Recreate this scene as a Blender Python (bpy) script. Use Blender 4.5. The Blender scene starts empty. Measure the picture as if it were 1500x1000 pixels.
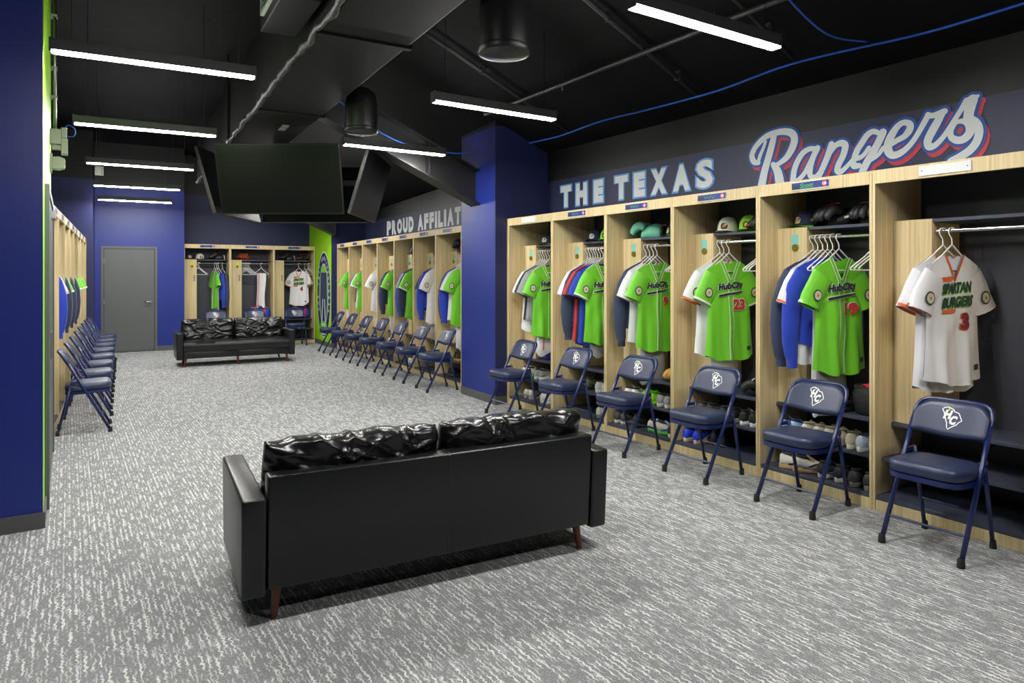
import bpy, bmesh, math, random
from mathutils import Vector, Matrix, noise
from math import sin, cos, pi, radians, sqrt

scene = bpy.context.scene
COL = scene.collection
# ------------------------------------------------------------------ camera
CAM_H = 1.56
YAW = radians(29.7)          # camera turned right of the room's long axis
SK = radians(3.3)            # near part of the room is skewed by this much
cd = bpy.data.cameras.new('camera')
cam = bpy.data.objects.new('camera', cd)
COL.objects.link(cam)
cam.location = (0, 0, CAM_H)
cam.rotation_euler = (pi / 2, 0, -YAW)
cd.lens = 24.0
cd.sensor_width = 36.0
cd.shift_y = -95 / 1500
cd.clip_end = 100
scene.camera = cam
# ------------------------------------------------------------------ world, exposure
w = bpy.data.worlds.new('world')
scene.world = w
w.use_nodes = True
w.node_tree.nodes['Background'].inputs[0].default_value = (0.6, 0.65, 0.75, 1)
w.node_tree.nodes['Background'].inputs[1].default_value = 0.02
scene.view_settings.view_transform = 'Standard'
scene.view_settings.look = 'None'
scene.view_settings.gamma = 1.0
scene.view_settings.use_curve_mapping = False
scene.view_settings.exposure = 0.0
LAMP = 195.0                  # emission of the linear ceiling lamps


# ------------------------------------------------------------------ helpers
def lin(r, g, b):
    f = lambda c: (c / 255) / 12.92 if c <= 10 else (((c / 255) + .055) / 1.055) ** 2.4
    return (f(r), f(g), f(b), 1)


def RF(x, y, z=0.0):
    "point given in the skewed near frame -> world"
    return Vector((x * cos(SK) - y * sin(SK), x * sin(SK) + y * cos(SK), z))


def CF(lat, d, z=0.0):
    return Vector((d * sin(YAW) + lat * cos(YAW), d * cos(YAW) - lat * sin(YAW), z))


MATS = {}


def mat(name, rgb, rough=.6, metal=0, noise_scale=0, noise_amt=.0, bump=0, bump_scale=60, spec=.5, coat=0, sheen=0,
        emit=None, emit_str=0):
    if name in MATS:
        return MATS[name]
    m = bpy.data.materials.new(name)
    m.use_nodes = True
    nt = m.node_tree
    b = nt.nodes['Principled BSDF']
    c = lin(*rgb)
    b.inputs['Base Color'].default_value = c
    b.inputs['Roughness'].default_value = rough
    b.inputs['Metallic'].default_value = metal
    b.inputs['Specular IOR Level'].default_value = spec
    b.inputs['Coat Weight'].default_value = coat
    b.inputs['Sheen Weight'].default_value = sheen
    if emit:
        b.inputs['Emission Color'].default_value = lin(*emit)
        b.inputs['Emission Strength'].default_value = emit_str
    if noise_amt or bump:
        tc = nt.nodes.new('ShaderNodeTexCoord')
    if noise_amt:
        n = nt.nodes.new('ShaderNodeTexNoise')
        n.inputs['Scale'].default_value = noise_scale
        n.inputs['Detail'].default_value = 5
        nt.links.new(tc.outputs['Object'], n.inputs['Vector'])
        mr = nt.nodes.new('ShaderNodeMapRange')
        mr.inputs[1].default_value = .3
        mr.inputs[2].default_value = .7
        mr.inputs[3].default_value = 1 - noise_amt
        mr.inputs[4].default_value = 1 + noise_amt
        nt.links.new(n.outputs[0], mr.inputs[0])
        mx = nt.nodes.new('ShaderNodeVectorMath')
        mx.operation = 'SCALE'
        mx.inputs[0].default_value = c[:3]
        nt.links.new(mr.outputs[0], mx.inputs['Scale'])
        nt.links.new(mx.outputs[0], b.inputs['Base Color'])
    if bump:
        n2 = nt.nodes.new('ShaderNodeTexNoise')
        n2.inputs['Scale'].default_value = bump_scale
        n2.inputs['Detail'].default_value = 4
        nt.links.new(tc.outputs['Object'], n2.inputs['Vector'])
        bp = nt.nodes.new('ShaderNodeBump')
        bp.inputs['Strength'].default_value = bump
        bp.inputs['Distance'].default_value = .01
        nt.links.new(n2.outputs[0], bp.inputs['Height'])
        nt.links.new(bp.outputs[0], b.inputs['Normal'])
    MATS[name] = m
    return m


def two_tone(name, low, high, zsplit, rough=.5):
    "wall paint: one colour up to a painted line, black above it"
    m = mat(name, low, rough, bump=.08, bump_scale=180)
    nt = m.node_tree
    b = nt.nodes['Principled BSDF']
    g = nt.nodes.new('ShaderNodeNewGeometry')
    s = nt.nodes.new('ShaderNodeSeparateXYZ')
    nt.links.new(g.outputs['Position'], s.inputs[0])
    gt = nt.nodes.new('ShaderNodeMath')
    gt.operation = 'GREATER_THAN'
    gt.inputs[1].default_value = zsplit
    nt.links.new(s.outputs[2], gt.inputs[0])
    mx = nt.nodes.new('ShaderNodeMix')
    mx.data_type = 'RGBA'
    mx.inputs[6].default_value = lin(*low)
    mx.inputs[7].default_value = lin(*high)
    nt.links.new(gt.outputs[0], mx.inputs[0])
    nt.links.new(mx.outputs[2], b.inputs['Base Color'])
    return m


def wood_mat():
    m = bpy.data.materials.new('maple_laminate')
    m.use_nodes = True
    nt = m.node_tree
    b = nt.nodes['Principled BSDF']
    b.inputs['Roughness'].default_value = .45
    tc = nt.nodes.new('ShaderNodeTexCoord')
    mp = nt.nodes.new('ShaderNodeMapping')
    mp.inputs['Scale'].default_value = (55, 55, 1.3)
    nt.links.new(tc.outputs['Object'], mp.inputs[0])
    n = nt.nodes.new('ShaderNodeTexNoise')
    n.inputs['Scale'].default_value = 1.0
    n.inputs['Detail'].default_value = 6
    n.inputs['Distortion'].default_value = .4
    nt.links.new(mp.outputs[0], n.inputs['Vector'])
    cr = nt.nodes.new('ShaderNodeValToRGB')
    cr.color_ramp.elements[0].position = .3
    cr.color_ramp.elements[0].color = lin(196, 174, 126)
    cr.color_ramp.elements[1].position = .7
    cr.color_ramp.elements[1].color = lin(226, 208, 164)
    nt.links.new(n.outputs[0], cr.inputs[0])
    nt.links.new(cr.outputs[0], b.inputs['Base Color'])
    return m


def carpet_mat():
    m = bpy.data.materials.new('carpet')
    m.use_nodes = True
    nt = m.node_tree
    b = nt.nodes['Principled BSDF']
    b.inputs['Roughness'].default_value = .95
    b.inputs['Specular IOR Level'].default_value = .1
    tc = nt.nodes.new('ShaderNodeTexCoord')
    rot = nt.nodes.new('ShaderNodeMapping')
    rot.inputs['Rotation'].default_value = (0, 0, -SK)
    nt.links.new(tc.outputs['Object'], rot.inputs[0])

    def layer(sx, sy, lo, hi, det, dist, off=0):
        mp = nt.nodes.new('ShaderNodeMapping')
        mp.inputs['Scale'].default_value = (sx, sy, 1)
        mp.inputs['Location'].default_value = (off, off * .7, 0)
        nt.links.new(rot.outputs[0], mp.inputs[0])
        n = nt.nodes.new('ShaderNodeTexNoise')
        n.inputs['Scale'].default_value = 1
        n.inputs['Detail'].default_value = det
        n.inputs['Distortion'].default_value = dist
        nt.links.new(mp.outputs[0], n.inputs['Vector'])
        r = nt.nodes.new('ShaderNodeMapRange')
        r.inputs[1].default_value = lo
        r.inputs[2].default_value = hi
        nt.links.new(n.outputs[0], r.inputs[0])
        return r.outputs[0]
    def mth(op, a, c=0.0):
        x = nt.nodes.new('ShaderNodeMath')
        x.operation = op
        for i, v in enumerate((a, c)):
            if isinstance(v, (int, float)):
                x.inputs[i].default_value = v
            else:
                nt.links.new(v, x.inputs[i])
        return x.outputs[0]
    sep = nt.nodes.new('ShaderNodeSeparateXYZ')
    nt.links.new(rot.outputs[0], sep.inputs[0])
    kink = layer(34, 46, .25, .75, 2, 0, 7)              # yarn runs wander sideways

    def runs(freq, ysc, lo, hi, width, wob, off):
        "thin yarn lines along the room, each broken into runs of uneven length"
        xd = mth('ADD', mth('MULTIPLY', mth('ADD', sep.outputs[0], off), freq), mth('MULTIPLY', kink, wob))
        cell = mth('FLOOR', xd)
        dist = mth('ABSOLUTE', mth('SUBTRACT', mth('FRACT', xd), .5))
        cb = nt.nodes.new('ShaderNodeCombineXYZ')
        nt.links.new(mth('MULTIPLY', cell, 7.31), cb.inputs[0])
        nt.links.new(mth('MULTIPLY', sep.outputs[1], ysc), cb.inputs[1])
        n = nt.nodes.new('ShaderNodeTexNoise')
        n.inputs['Scale'].default_value = 1
        n.inputs['Detail'].default_value = 2
        nt.links.new(cb.outputs[0], n.inputs['Vector'])
        gt = nt.nodes.new('ShaderNodeMapRange')
        gt.inputs[1].default_value = lo
        gt.inputs[2].default_value = hi
        nt.links.new(n.outputs[0], gt.inputs[0])
        ln = nt.nodes.new('ShaderNodeMapRange')
        ln.inputs[1].default_value = width + .09
        ln.inputs[2].default_value = width - .05
        nt.links.new(dist, ln.inputs[0])
        return mth('MULTIPLY', gt.outputs[0], ln.outputs[0])
    l1 = runs(38, 7, .475, .55, .12, .7, 0.0)
    l2 = runs(61, 13, .48, .56, .15, .8, .37)
    cross = layer(75, 260, .54, .66, 2, .4, 31)          # short cross weave
    fine = layer(330, 240, .3, .7, 2, 0, 5)
    broad = layer(1.2, .8, .3, .7, 2, 0, 3)
    mx = mth('MAXIMUM', l1, mth('MULTIPLY', l2, .55))
    mx = mth('MAXIMUM', mx, mth('MULTIPLY', cross, .36))
    mx = mth('MULTIPLY', mx, mth('ADD', .6, mth('MULTIPLY', fine, .5)))
    base = mth('ADD', mth('MULTIPLY', fine, .3), mth('MULTIPLY', broad, .04))
    tot = mth('MINIMUM', mth('ADD', mx, base), 1.0)
    cr = nt.nodes.new('ShaderNodeValToRGB')
    cr.color_ramp.elements[0].position = 0
    cr.color_ramp.elements[0].color = lin(97, 99, 102)
    cr.color_ramp.elements[1].position = 1
    cr.color_ramp.elements[1].color = lin(222, 223, 222)
    nt.links.new(tot, cr.inputs[0])
    nt.links.new(cr.outputs[0], b.inputs['Base Color'])
    bp = nt.nodes.new('ShaderNodeBump')
    bp.inputs['Strength'].default_value = .5
    bp.inputs['Distance'].default_value = .006
    nt.links.new(tot, bp.inputs['Height'])
    nt.links.new(bp.outputs[0], b.inputs['Normal'])
    return m


WOOD = wood_mat()
CARPET = carpet_mat()
BLACK_PAINT = mat('black_ceiling_paint', (13, 14, 15), .75, spec=.15, bump=.5, bump_scale=9, noise_scale=3, noise_amt=.25)
ROYAL = two_tone('royal_blue_paint', (22, 42, 128), (10, 11, 14), 3.4, .42)
NAVY = two_tone('navy_paint', (36, 42, 76), (4, 4, 5), 2.765, .5)
NAVY_TALL = two_tone('navy_paint_tall', (30, 38, 84), (8, 9, 10), 3.4, .5)
LIME = mat('lime_paint', (150, 215, 8), .5, bump=.06, bump_scale=180)
BASEB = mat('grey_rubber_base', (84, 86, 86), .6)
DOORG = mat('grey_door_paint', (88, 92, 92), .5)
DARKLAM = mat('charcoal_laminate', (66, 68, 80), .5, bump=.05, bump_scale=90)
SHELFM = mat('slate_shelf', (66, 72, 88), .45)
CHROME = mat('chrome', (205, 205, 205), .22, 1)
STEEL = mat('brushed_steel', (165, 165, 165), .35, 1)
WHITEP = mat('white_plastic', (232, 232, 232), .35)
LEATHER = mat('black_leather', (20, 22, 25), .33, bump=.06, bump_scale=170, spec=.5)
SOFTLEATHER = mat('soft_black_leather', (14, 15, 17), .27, spec=.55)
WALNUT = mat('walnut_leg', (92, 46, 28), .4, noise_scale=30, noise_amt=.2)
CHAIRM = mat('navy_chair_metal', (18, 34, 86), .3, spec=.6)
CHAIRV = mat('navy_chair_vinyl', (38, 50, 82), .38, bump=.06, bump_scale=220, spec=.55)
RUBBER = mat('black_rubber', (24, 24, 25), .7)
DUCT = mat('black_duct', (9, 9, 10), .6, spec=.2, bump=.12, bump_scale=6)
DUCTEDGE = mat('duct_wrap_edge', (46, 48, 48), .5, bump=.9, bump_scale=40, noise_scale=40, noise_amt=.5)
STEELBLK = mat('black_steel_beam', (22, 23, 25), .4)
PLASBLK = mat('black_plastic', (18, 18, 20), .4)
SCREEN = mat('tv_screen', (5, 5, 6), .35, spec=.3)
LAMPBODY = mat('lamp_housing', (58, 60, 60), .45)
LAMPLIT = mat('lamp_diffuser', (255, 255, 255), .5, emit=(255, 252, 247), emit_str=LAMP)
BLUECABLE = mat('blue_cable', (24, 84, 190), .5)
GREYBOX = mat('galvanised_box', (150, 156, 142), .5)
PAINTW = mat('sign_white', (226, 232, 232), .55)
PAINTLB = mat('sign_light_blue', (104, 160, 236), .55)
PAINTB = mat('sign_blue', (34, 84, 170), .55)
PAINTR = mat('sign_red', (205, 62, 78), .55)
LOGOW = mat('logo_white', (235, 238, 240), .5)
LOGOG = mat('logo_green', (130, 215, 40), .5)


def prop(o, label=None, cat=None, group=None, kind=None):
    if label:
        o['label'] = label
    if cat:
        o['category'] = cat
    if group:
        o['group'] = group
    if kind:
        o['kind'] = kind
    return o


def thing(name, label, cat, loc=(0, 0, 0), rz=0, group=None):
    o = bpy.data.objects.new(name, None)
    o.empty_display_size = .05
    COL.objects.link(o)
    o.location = loc
    o.rotation_euler = (0, 0, rz)
    return prop(o, label, cat, group)


class G:
    "collects geometry for one mesh"

    def __init__(s):
        s.v = []
        s.f = []

    def add(s, vs, fs):
        o = len(s.v)
        s.v += [tuple(p) for p in vs]
        s.f += [tuple(i + o for i in f) for f in fs]
        return s

    def box(s, x0, x1, y0, y1, z0, z1):
        return s.add([(x0, y0, z0), (x1, y0, z0), (x1, y1, z0), (x0, y1, z0), (x0, y0, z1), (x1, y0, z1), (x1, y1, z1), (x0, y1, z1)],
                     [(0, 3, 2, 1), (4, 5, 6, 7), (0, 1, 5, 4), (1, 2, 6, 5), (2, 3, 7, 6), (3, 0, 4, 7)])

    def rings(s, rs, cap=True, closed=False):
        n = len(rs[0])
        vs = [p for r in rs for p in r]
        fs = []
        m = len(rs)
        for i in range(m if closed else m - 1):
            a, b = i * n, ((i + 1) % m) * n
            for k in range(n):
                l = (k + 1) % n
                fs.append((a + k, a + l, b + l, b + k))
        if cap and not closed:
            fs.append(tuple(range(n - 1, -1, -1)))
            fs.append(tuple((m - 1) * n + k for k in range(n)))
        return s.add(vs, fs)

    def tube(s, path, r, n=8, closed=False, cap=True):
        P = [Vector(p) for p in path]
        m = len(P)
        rs = []
        prev = None
        for i in range(m):
            if closed:
                t = P[(i + 1) % m] - P[i - 1]
            else:
                t = P[min(i + 1, m - 1)] - P[max(i - 1, 0)]
            t.normalize()
            if prev is None:
                up = Vector((0, 0, 1)) if abs(t.z) < .9 else Vector((1, 0, 0))
                a = t.cross(up).normalized()
            else:
                a = (prev - t * prev.dot(t)).normalized()
            prev = a
            b = t.cross(a)
            rr = r[i] if isinstance(r, (list, tuple)) else r
            rs.append([P[i] + (a * cos(2 * pi * k / n) + b * sin(2 * pi * k / n)) * rr for k in range(n)])
        return s.rings(rs, cap, closed)

    def lathe(s, prof, n=16, c=(0, 0, 0), cap=True):
        rs = [[(c[0] + r * cos(2 * pi * k / n), c[1] + r * sin(2 * pi * k / n), c[2] + z) for k in range(n)] for r, z in prof]
        return s.rings(rs, cap)

    def prism(s, poly, fn, t0, t1):
        "poly 2D extruded; fn(a,b,t)->xyz"
        n = len(poly)
        vs = [fn(a, b, t0) for a, b in poly] + [fn(a, b, t1) for a, b in poly]
        fs = [tuple(range(n - 1, -1, -1)), tuple(range(n, 2 * n))] + [(k, (k + 1) % n, n + (k + 1) % n, n + k) for k in range(n)]
        return s.add(vs, fs)

    def grid(s, nu, nv, fn):
        vs = [fn(i / nu, j / nv) for j in range(nv + 1) for i in range(nu + 1)]
        fs = [(j * (nu + 1) + i, j * (nu + 1) + i + 1, (j + 1) * (nu + 1) + i + 1, (j + 1) * (nu + 1) + i) for j in range(nv) for i in range(nu)]
        return s.add(vs, fs)

    def mesh(s, name, bevel=0, smooth=False, seg=2, weld=0):
        me = bpy.data.meshes.new(name)
        me.from_pydata(s.v, [], s.f)
        bm = bmesh.new()
        bm.from_mesh(me)
        if weld:
            bmesh.ops.remove_doubles(bm, verts=bm.verts, dist=weld)
        bmesh.ops.recalc_face_normals(bm, faces=bm.faces)
        if bevel:
            bmesh.ops.bevel(bm, geom=list(bm.edges), offset=bevel, segments=seg, profile=.5, affect='EDGES', clamp_overlap=True)
        if smooth:
            for f in bm.faces:
                f.smooth = True
        bm.to_mesh(me)
        bm.free()
        return me

    def build(s, name, m, parent=None, bevel=0, smooth=False, seg=2, weld=0, sharp=None):
        me = s.mesh(name, bevel, smooth, seg, weld)
        if smooth and sharp:
            me.set_sharp_from_angle(angle=radians(sharp))
        return mobj(name, me, m, parent)


def mobj(name, me, m, parent=None):
    o = bpy.data.objects.new(name, me)
    if m and not me.materials:
        me.materials.append(m)
    COL.objects.link(o)
    if parent:
        o.parent = parent
    return o


KIDS = {}


def copy_tree(o, parent=None, kids=None):
    c = o.copy()
    COL.objects.link(c)
    c.parent = parent
    for ch in list(o.children):
        copy_tree(ch, c)
    return c


def struct(o):
    o['kind'] = 'structure'
    return o


def to_frame(g, f=RF):
    g.v = [tuple(f(*p)) for p in g.v]
    return g


# flat lettering -------------------------------------------------------
TXT = {}


def text_geo(s, bold=0.0, shear=0.0, space=1.0, res=3):
    key = (s, bold, shear, space)
    if key in TXT:
        return TXT[key]
    cu = bpy.data.curves.new('t', 'FONT')
    cu.body = s
    cu.size = 1
    cu.offset = bold
    cu.shear = shear
    cu.space_character = space
    cu.resolution_u = res
    cu.fill_mode = 'FRONT'
    o = bpy.data.objects.new('t', cu)
    COL.objects.link(o)
    dg = bpy.context.evaluated_depsgraph_get()
    dg.update()
    me = o.evaluated_get(dg).to_mesh()
    vs = [(v.co.x, v.co.y) for v in me.vertices]
    fs = [tuple(p.vertices) for p in me.polygons]
    bpy.data.objects.remove(o)
    bpy.data.curves.remove(cu)
    TXT[key] = (vs, fs)
    return TXT[key]


def fit_text(g, s, x0, x1, z0, z1, fn, bold=0.0, shear=0.0, ref=None, grow=0.0, space=1.0):
    "text scaled into the box; fn(a,b)->xyz.  grow widens the strokes (outline layer) around the same letter box"
    vs, fs = text_geo(s, bold, shear, space)
    ax0 = min(v[0] for v in vs)
    ax1 = max(v[0] for v in vs)
    az0 = min(v[1] for v in vs)
    az1 = max(v[1] for v in vs)
    x0 -= grow * (1 if x1 > x0 else -1)
    x1 += grow * (1 if x1 > x0 else -1)
    z0 -= grow
    z1 += grow
    g.add([fn(x0 + (x1 - x0) * (a - ax0) / (ax1 - ax0), z0 + (z1 - z0) * (b - az0) / (az1 - az0)) for a, b in vs], fs)
    return g


def spline(pts, n=6):
    "Catmull-Rom through pts of any dimension"
    out = []
    m = len(pts)
    for i in range(m - 1):
        p0, p1, p2, p3 = pts[max(i - 1, 0)], pts[i], pts[i + 1], pts[min(i + 2, m - 1)]
        for k in range(n):
            t = k / n
            out.append(tuple(.5 * (2 * b + (c - a) * t + (2 * a - 5 * b + 4 * c - d) * t * t + (-a + 3 * b - 3 * c + d) * t ** 3)
                             for a, b, c, d in zip(p0, p1, p2, p3)))
    out.append(tuple(pts[-1]))
    return out


def ribbon(g, pts, fn, grow=0.0, off=(0, 0), closed=False, caps=True):
    "flat brush stroke: pts (a,b,width); fn(a,b)->xyz"
    n = len(pts)
    vs = []
    fs = []
    for i, (a, b, wd) in enumerate(pts):
        if closed:
            q, p = pts[(i + 1) % n], pts[i - 1]
        else:
            q, p = pts[min(i + 1, n - 1)], pts[max(i - 1, 0)]
        tx, ty = q[0] - p[0], q[1] - p[1]
        l = sqrt(tx * tx + ty * ty) or 1
        h = wd / 2 + grow
        nx, ny = -ty / l * h, tx / l * h
        vs += [fn(a + off[0] + nx, b + off[1] + ny), fn(a + off[0] - nx, b + off[1] - ny)]
    for i in range(n if closed else n - 1):
        j = (i + 1) % n
        fs.append((2 * i, 2 * i + 1, 2 * j + 1, 2 * j))
    g.add(vs, fs)
    if caps and not closed:
        for a, b, wd in (pts[0], pts[-1]):
            h = wd / 2 + grow
            g.add([fn(a + off[0] + h * cos(2 * pi * k / 12), b + off[1] + h * sin(2 * pi * k / 12)) for k in range(12)], [tuple(range(12))])
    return g


ORD = ['first', 'second', 'third', 'fourth', 'fifth', 'sixth', 'seventh', 'eighth']

# ================================================================== THE ROOM
g = G().box(-9, 9, -6, 19, -.1, 0)
struct(g.build('floor', CARPET))
# ceiling: sloped seating deck over the right side, flat deck over the left
prof = [(-8, 4.3), (2.3, 4.3), (5.6, 2.95), (5.6, 3.1), (2.3, 4.45), (-8, 4.45)]
g = G().prism(prof, lambda a, b, t: RF(a, t, b), -5, 19)
struct(g.build('ceiling', BLACK_PAINT))
# near right wall (behind the lettered lockers), skewed
struct(to_frame(G().box(5.14, 5.3, -4.2, 7.15, 0, 3.2)).build('wall_right', NAVY))
# far right wall
struct(G().box(4.71, 4.86, 8.0, 14.935, 0, 3.6).build('wall_right_far', NAVY))
# blue pillar between them
def quad(pts, z0, z1):
    return G().prism(pts, lambda a, b, t: (a, b, t), z0, z1)


sk = lambda x, y: y + (x - 3.94) * math.tan(SK)          # the pillar's near side follows the skewed wall
struct(quad([(3.94, 7.33), (5.5, sk(5.5, 7.33)), (5.5, 8.27), (3.94, 8.27)], 0, 3.9).build('wall_pillar', ROYAL))
struct(quad([(3.941, 7.314), (5.5, sk(5.5, 7.314)), (5.5, sk(5.5, 7.329)), (3.941, 7.329)], 0, 3.9).build('wall_pillar_side', NAVY_TALL))
struct(G().box(3.928, 3.94, 7.302, 8.27, 0, .1).build('baseboard_pillar', BASEB))
struct(quad([(3.94, 7.302), (4.1, sk(4.1, 7.302)), (4.1, sk(4.1, 7.313)), (3.94, 7.313)], 0, .1).build('baseboard_pillar_side', BASEB))
# green panel pilaster in the far corner
struct(G().box(3.97, 4.9, 14.955, 17.15, 0, 3.9).build('wall_green', LIME))
struct(G().box(3.972, 4.9, 14.935, 14.955, 0, 3.9).build('wall_green_return', NAVY_TALL))
struct(G().box(3.958, 3.97, 14.923, 16.36, 0, .1).box(3.97, 4.08, 14.923, 14.935, 0, .1).build('baseboard_green', BASEB))
# back wall behind the back lockers, and the wall with the grey door
struct(G().box(1.0, 4.2, 16.98, 17.1, 0, 4.3).build('wall_back', NAVY_TALL))
DX0, DX1, DZ = -.335, .585, 2.135
g = G().box(-1.3, DX0 - .05, 16.2, 16.35, 0, 4.3).box(DX1 + .05, 1.15, 16.2, 16.35, 0, 4.3).box(DX0 - .05, DX1 + .05, 16.2, 16.35, DZ + .05, 4.3)
g.box(1.0, 1.15, 16.35, 16.98, 0, 4.3)
struct(g.build('wall_back_door', ROYAL))
struct(G().box(DX1 + .05, 1.15, 16.188, 16.2, 0, .1).build('baseboard_back', BASEB))
# left wall behind the left lockers, and its flush end
struct(G().box(-1.36, -1.23, 7.0, 16.3, 0, 4.3).build('wall_left', NAVY_TALL))
struct(G().box(-1.23, -.49, 15.08, 16.2, 0, 4.3).build('wall_left_end', NAVY_TALL))
# near left: blue wall facing the viewer, green return with the double doors
struct(to_frame(G().box(-7, -.135, 5.14, 5.165, 0, 4.3)).build('wall_left_near', ROYAL))
struct(to_frame(G().box(-.5, -.134, 5.165, 7.4, 0, 4.3)).build('wall_left_green', LIME))
struct(to_frame(G().box(-7, -.122, 5.128, 5.14, 0, .1).box(-.134, -.122, 5.14, 5.5, 0, .1)).build('baseboard_left', BASEB))
# room behind the viewer
struct(to_frame(G().box(-7, 5.3, -4.3, -4.2, 0, 4.3)).build('wall_front', NAVY_TALL))
struct(to_frame(G().box(-7.1, -7, -4.2, 5.2, 0, 4.3)).build('wall_left_rear', NAVY_TALL))

# grey door in the back wall
d = G()
d.box(DX0 - .05, DX0, 16.185, 16.3, 0, DZ + .05).box(DX1, DX1 + .05, 16.185, 16.3, 0, DZ + .05).box(DX0, DX1, 16.185, 16.3, DZ, DZ + .05)
door = thing('door_1', 'grey steel door with lever handle in the blue back wall', 'door', (0, 0, 0))
struct(door)
d.build('door_frame', DOORG, door, bevel=.004)
G().box(DX0 + .004, DX1 - .004, 16.2, 16.245, .012, DZ - .004).build('door_panel', DOORG, door, bevel=.003)
for z in (.3, 1.05, 1.88):
    G().tube([(DX0 + .002, 16.193, z - .055), (DX0 + .002, 16.193, z + .055)], .011, 8).build('hinge', STEEL, door)
hd = G().lathe([(.028, -.006), (.028, .006)], 14)
hd.v = [(x + DX1 - .075, 16.19 + z, y + 1.03) for x, y, z in hd.v]
h1 = hd.build('handle_rose', CHROME, door)
G().tube([(DX1 - .075, 16.19, 1.03), (DX1 - .075, 16.15, 1.03), (DX1 - .085, 16.142, 1.03), (DX1 - .2, 16.142, 1.03)], .011, 8).build('door_lever', CHROME, door, smooth=True)

# grey double doors in the green return wall
dd = thing('door_2', 'grey steel double doors set in the lime green wall return', 'door', (0, 0, 0))
struct(dd)
g = G()
for a, b in ((5.52, 5.57), (7.31, 7.36)):
    g.box(-.16, -.108, a, b, 0, 2.18)
g.box(-.16, -.108, 5.57, 7.31, 2.13, 2.18)
to_frame(g).build('door_frame', DOORG, dd)
for a, b in ((5.575, 6.435), (6.445, 7.305)):
    p = to_frame(G().box(-.15, -.118, a, b, .01, 2.125)).build('door_panel', DOORG, dd)
for a in (6.36, 6.52):
    to_frame(G().box(-.118, -.108, a - .03, a + .03, .93, 1.13)).build('push_plate', STEEL, dd)
to_frame(G().box(-.118, -.09, 6.62, 6.9, 2.03, 2.09)).build('door_closer', STEEL, dd)

# ================================================================== CEILING SERVICES
def lamp(name, label, loc, rz, zc):
    t = thing(name, label, 'light', loc, rz, 'linear ceiling lamps')
    G().box(-.61, .61, -.035, .035, .012, .085).build('housing', LAMPBODY, t, bevel=.003)
    G().box(-.6, .6, -.032, .032, 0, .014).build('diffuser', LAMPLIT, t)
    for s in (-1, 1):
        G().box(s * .612 - .006, s * .612 + .006, -.037, .037, -.002, .088).build('end_cap', LAMPBODY, t)
        G().tube([(s * .5, 0, .085), (s * .5, 0, zc - loc[2] + .02)], .003, 5).build('hanging_cable', PLASBLK, t)
    return t


def ceil_z(p):
    xr = p[0] * cos(SK) + p[1] * sin(SK)
    return 4.3 if xr < 2.3 else 4.3 - (xr - 2.3) * 1.35 / 3.3


ZL = 2.98
names = ['above the grey double doors', 'second past the double doors', 'third past the double doors', 'fourth past the double doors', 'nearest the grey door']
for y, l in zip((5.19, 7.54, 10.08, 12.52, 14.78), names):
    p = Vector((.215, y, ZL))
    lamp('ceiling_lamp', 'slim linear ceiling lamp %s, left of the duct' % l, p, radians(-1), 4.3)
lamp('ceiling_lamp', 'slim linear ceiling lamp over the carpet before the blue wall', Vector((.3, 2.75, ZL)), 0, 4.3)
for y, l in ((2.68, 'above the nearest script-lettered lockers'), (5.01, 'between the two hanging speakers'), (7.18, 'touching the sloped beam by the screens')):
    p = RF(3.1, y, ZL)
    lamp('ceiling_lamp', 'slim linear ceiling lamp %s, right of the duct' % l, p, SK, ceil_z(p) - .2)
lamp('ceiling_lamp', 'slim linear ceiling lamp behind the viewer over the lockers', RF(3.1, .35, ZL), SK, 3.8)
lamp('ceiling_lamp', 'slim linear ceiling lamp hidden behind the hanging screens', Vector((2.75, 11.9, ZL)), 0, 3.75)
lamp('ceiling_lamp', 'slim linear ceiling lamp hidden near the green panel', Vector((2.7, 14.3, ZL)), 0, 3.6)

# big wrapped duct
t = thing('air_duct', 'large black wrapped rectangular duct running along the ceiling', 'duct', (0, 0, 0))
G().box(1.14, 1.78, 1.0, 13.2, 3.2, 3.95).build('duct_body', DUCT, t, bevel=.02)
g = G()
random.seed(4)
pth = [(1.13 + random.uniform(-.012, .012), 1.0 + i * .12, 3.205 + random.uniform(-.012, .02)) for i in range(102)]
rr = [.022 + random.uniform(-.006, .012) for _ in pth]
g.tube(pth, rr, 6)
g.build('wrap_seam', DUCTEDGE, t, smooth=True)
for a in (2.2, 4.6, 7.0, 9.4, 11.8):
    G().box(1.12, 1.8, a, a + .05, 3.185, 3.22).build('strap', DUCT, t)
for a in (3.0, 9.0):
    for x in (1.115, 1.785):
        G().box(x, x + .02, a, a + .05, 3.25, 4.29).build('hanger_strap', DUCT, t)
for a in (7.62, 7.78):
    G().box(1.50, 1.57, a, a + .1, 3.185, 3.199).build('sticker', mat('sticker_grey', (120, 128, 122), .6), t)
t = thing('branch_duct', 'short black branch duct with a slatted pale air grille', 'duct', (0, 0, 0))
G().box(.84, 1.09, 4.3, 5.05, 3.28, 3.95).build('duct_body', DUCT, t, bevel=.01)
gr = G()
gr.box(.815, .84, 4.45, 4.47, 3.34, 3.9).box(.815, .84, 4.88, 4.9, 3.34, 3.9).box(.815, .84, 4.47, 4.88, 3.34, 3.36).box(.815, .84, 4.47, 4.88, 3.88, 3.9)
gv = gr.build('grille_frame', GREYBOX, t)
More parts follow.
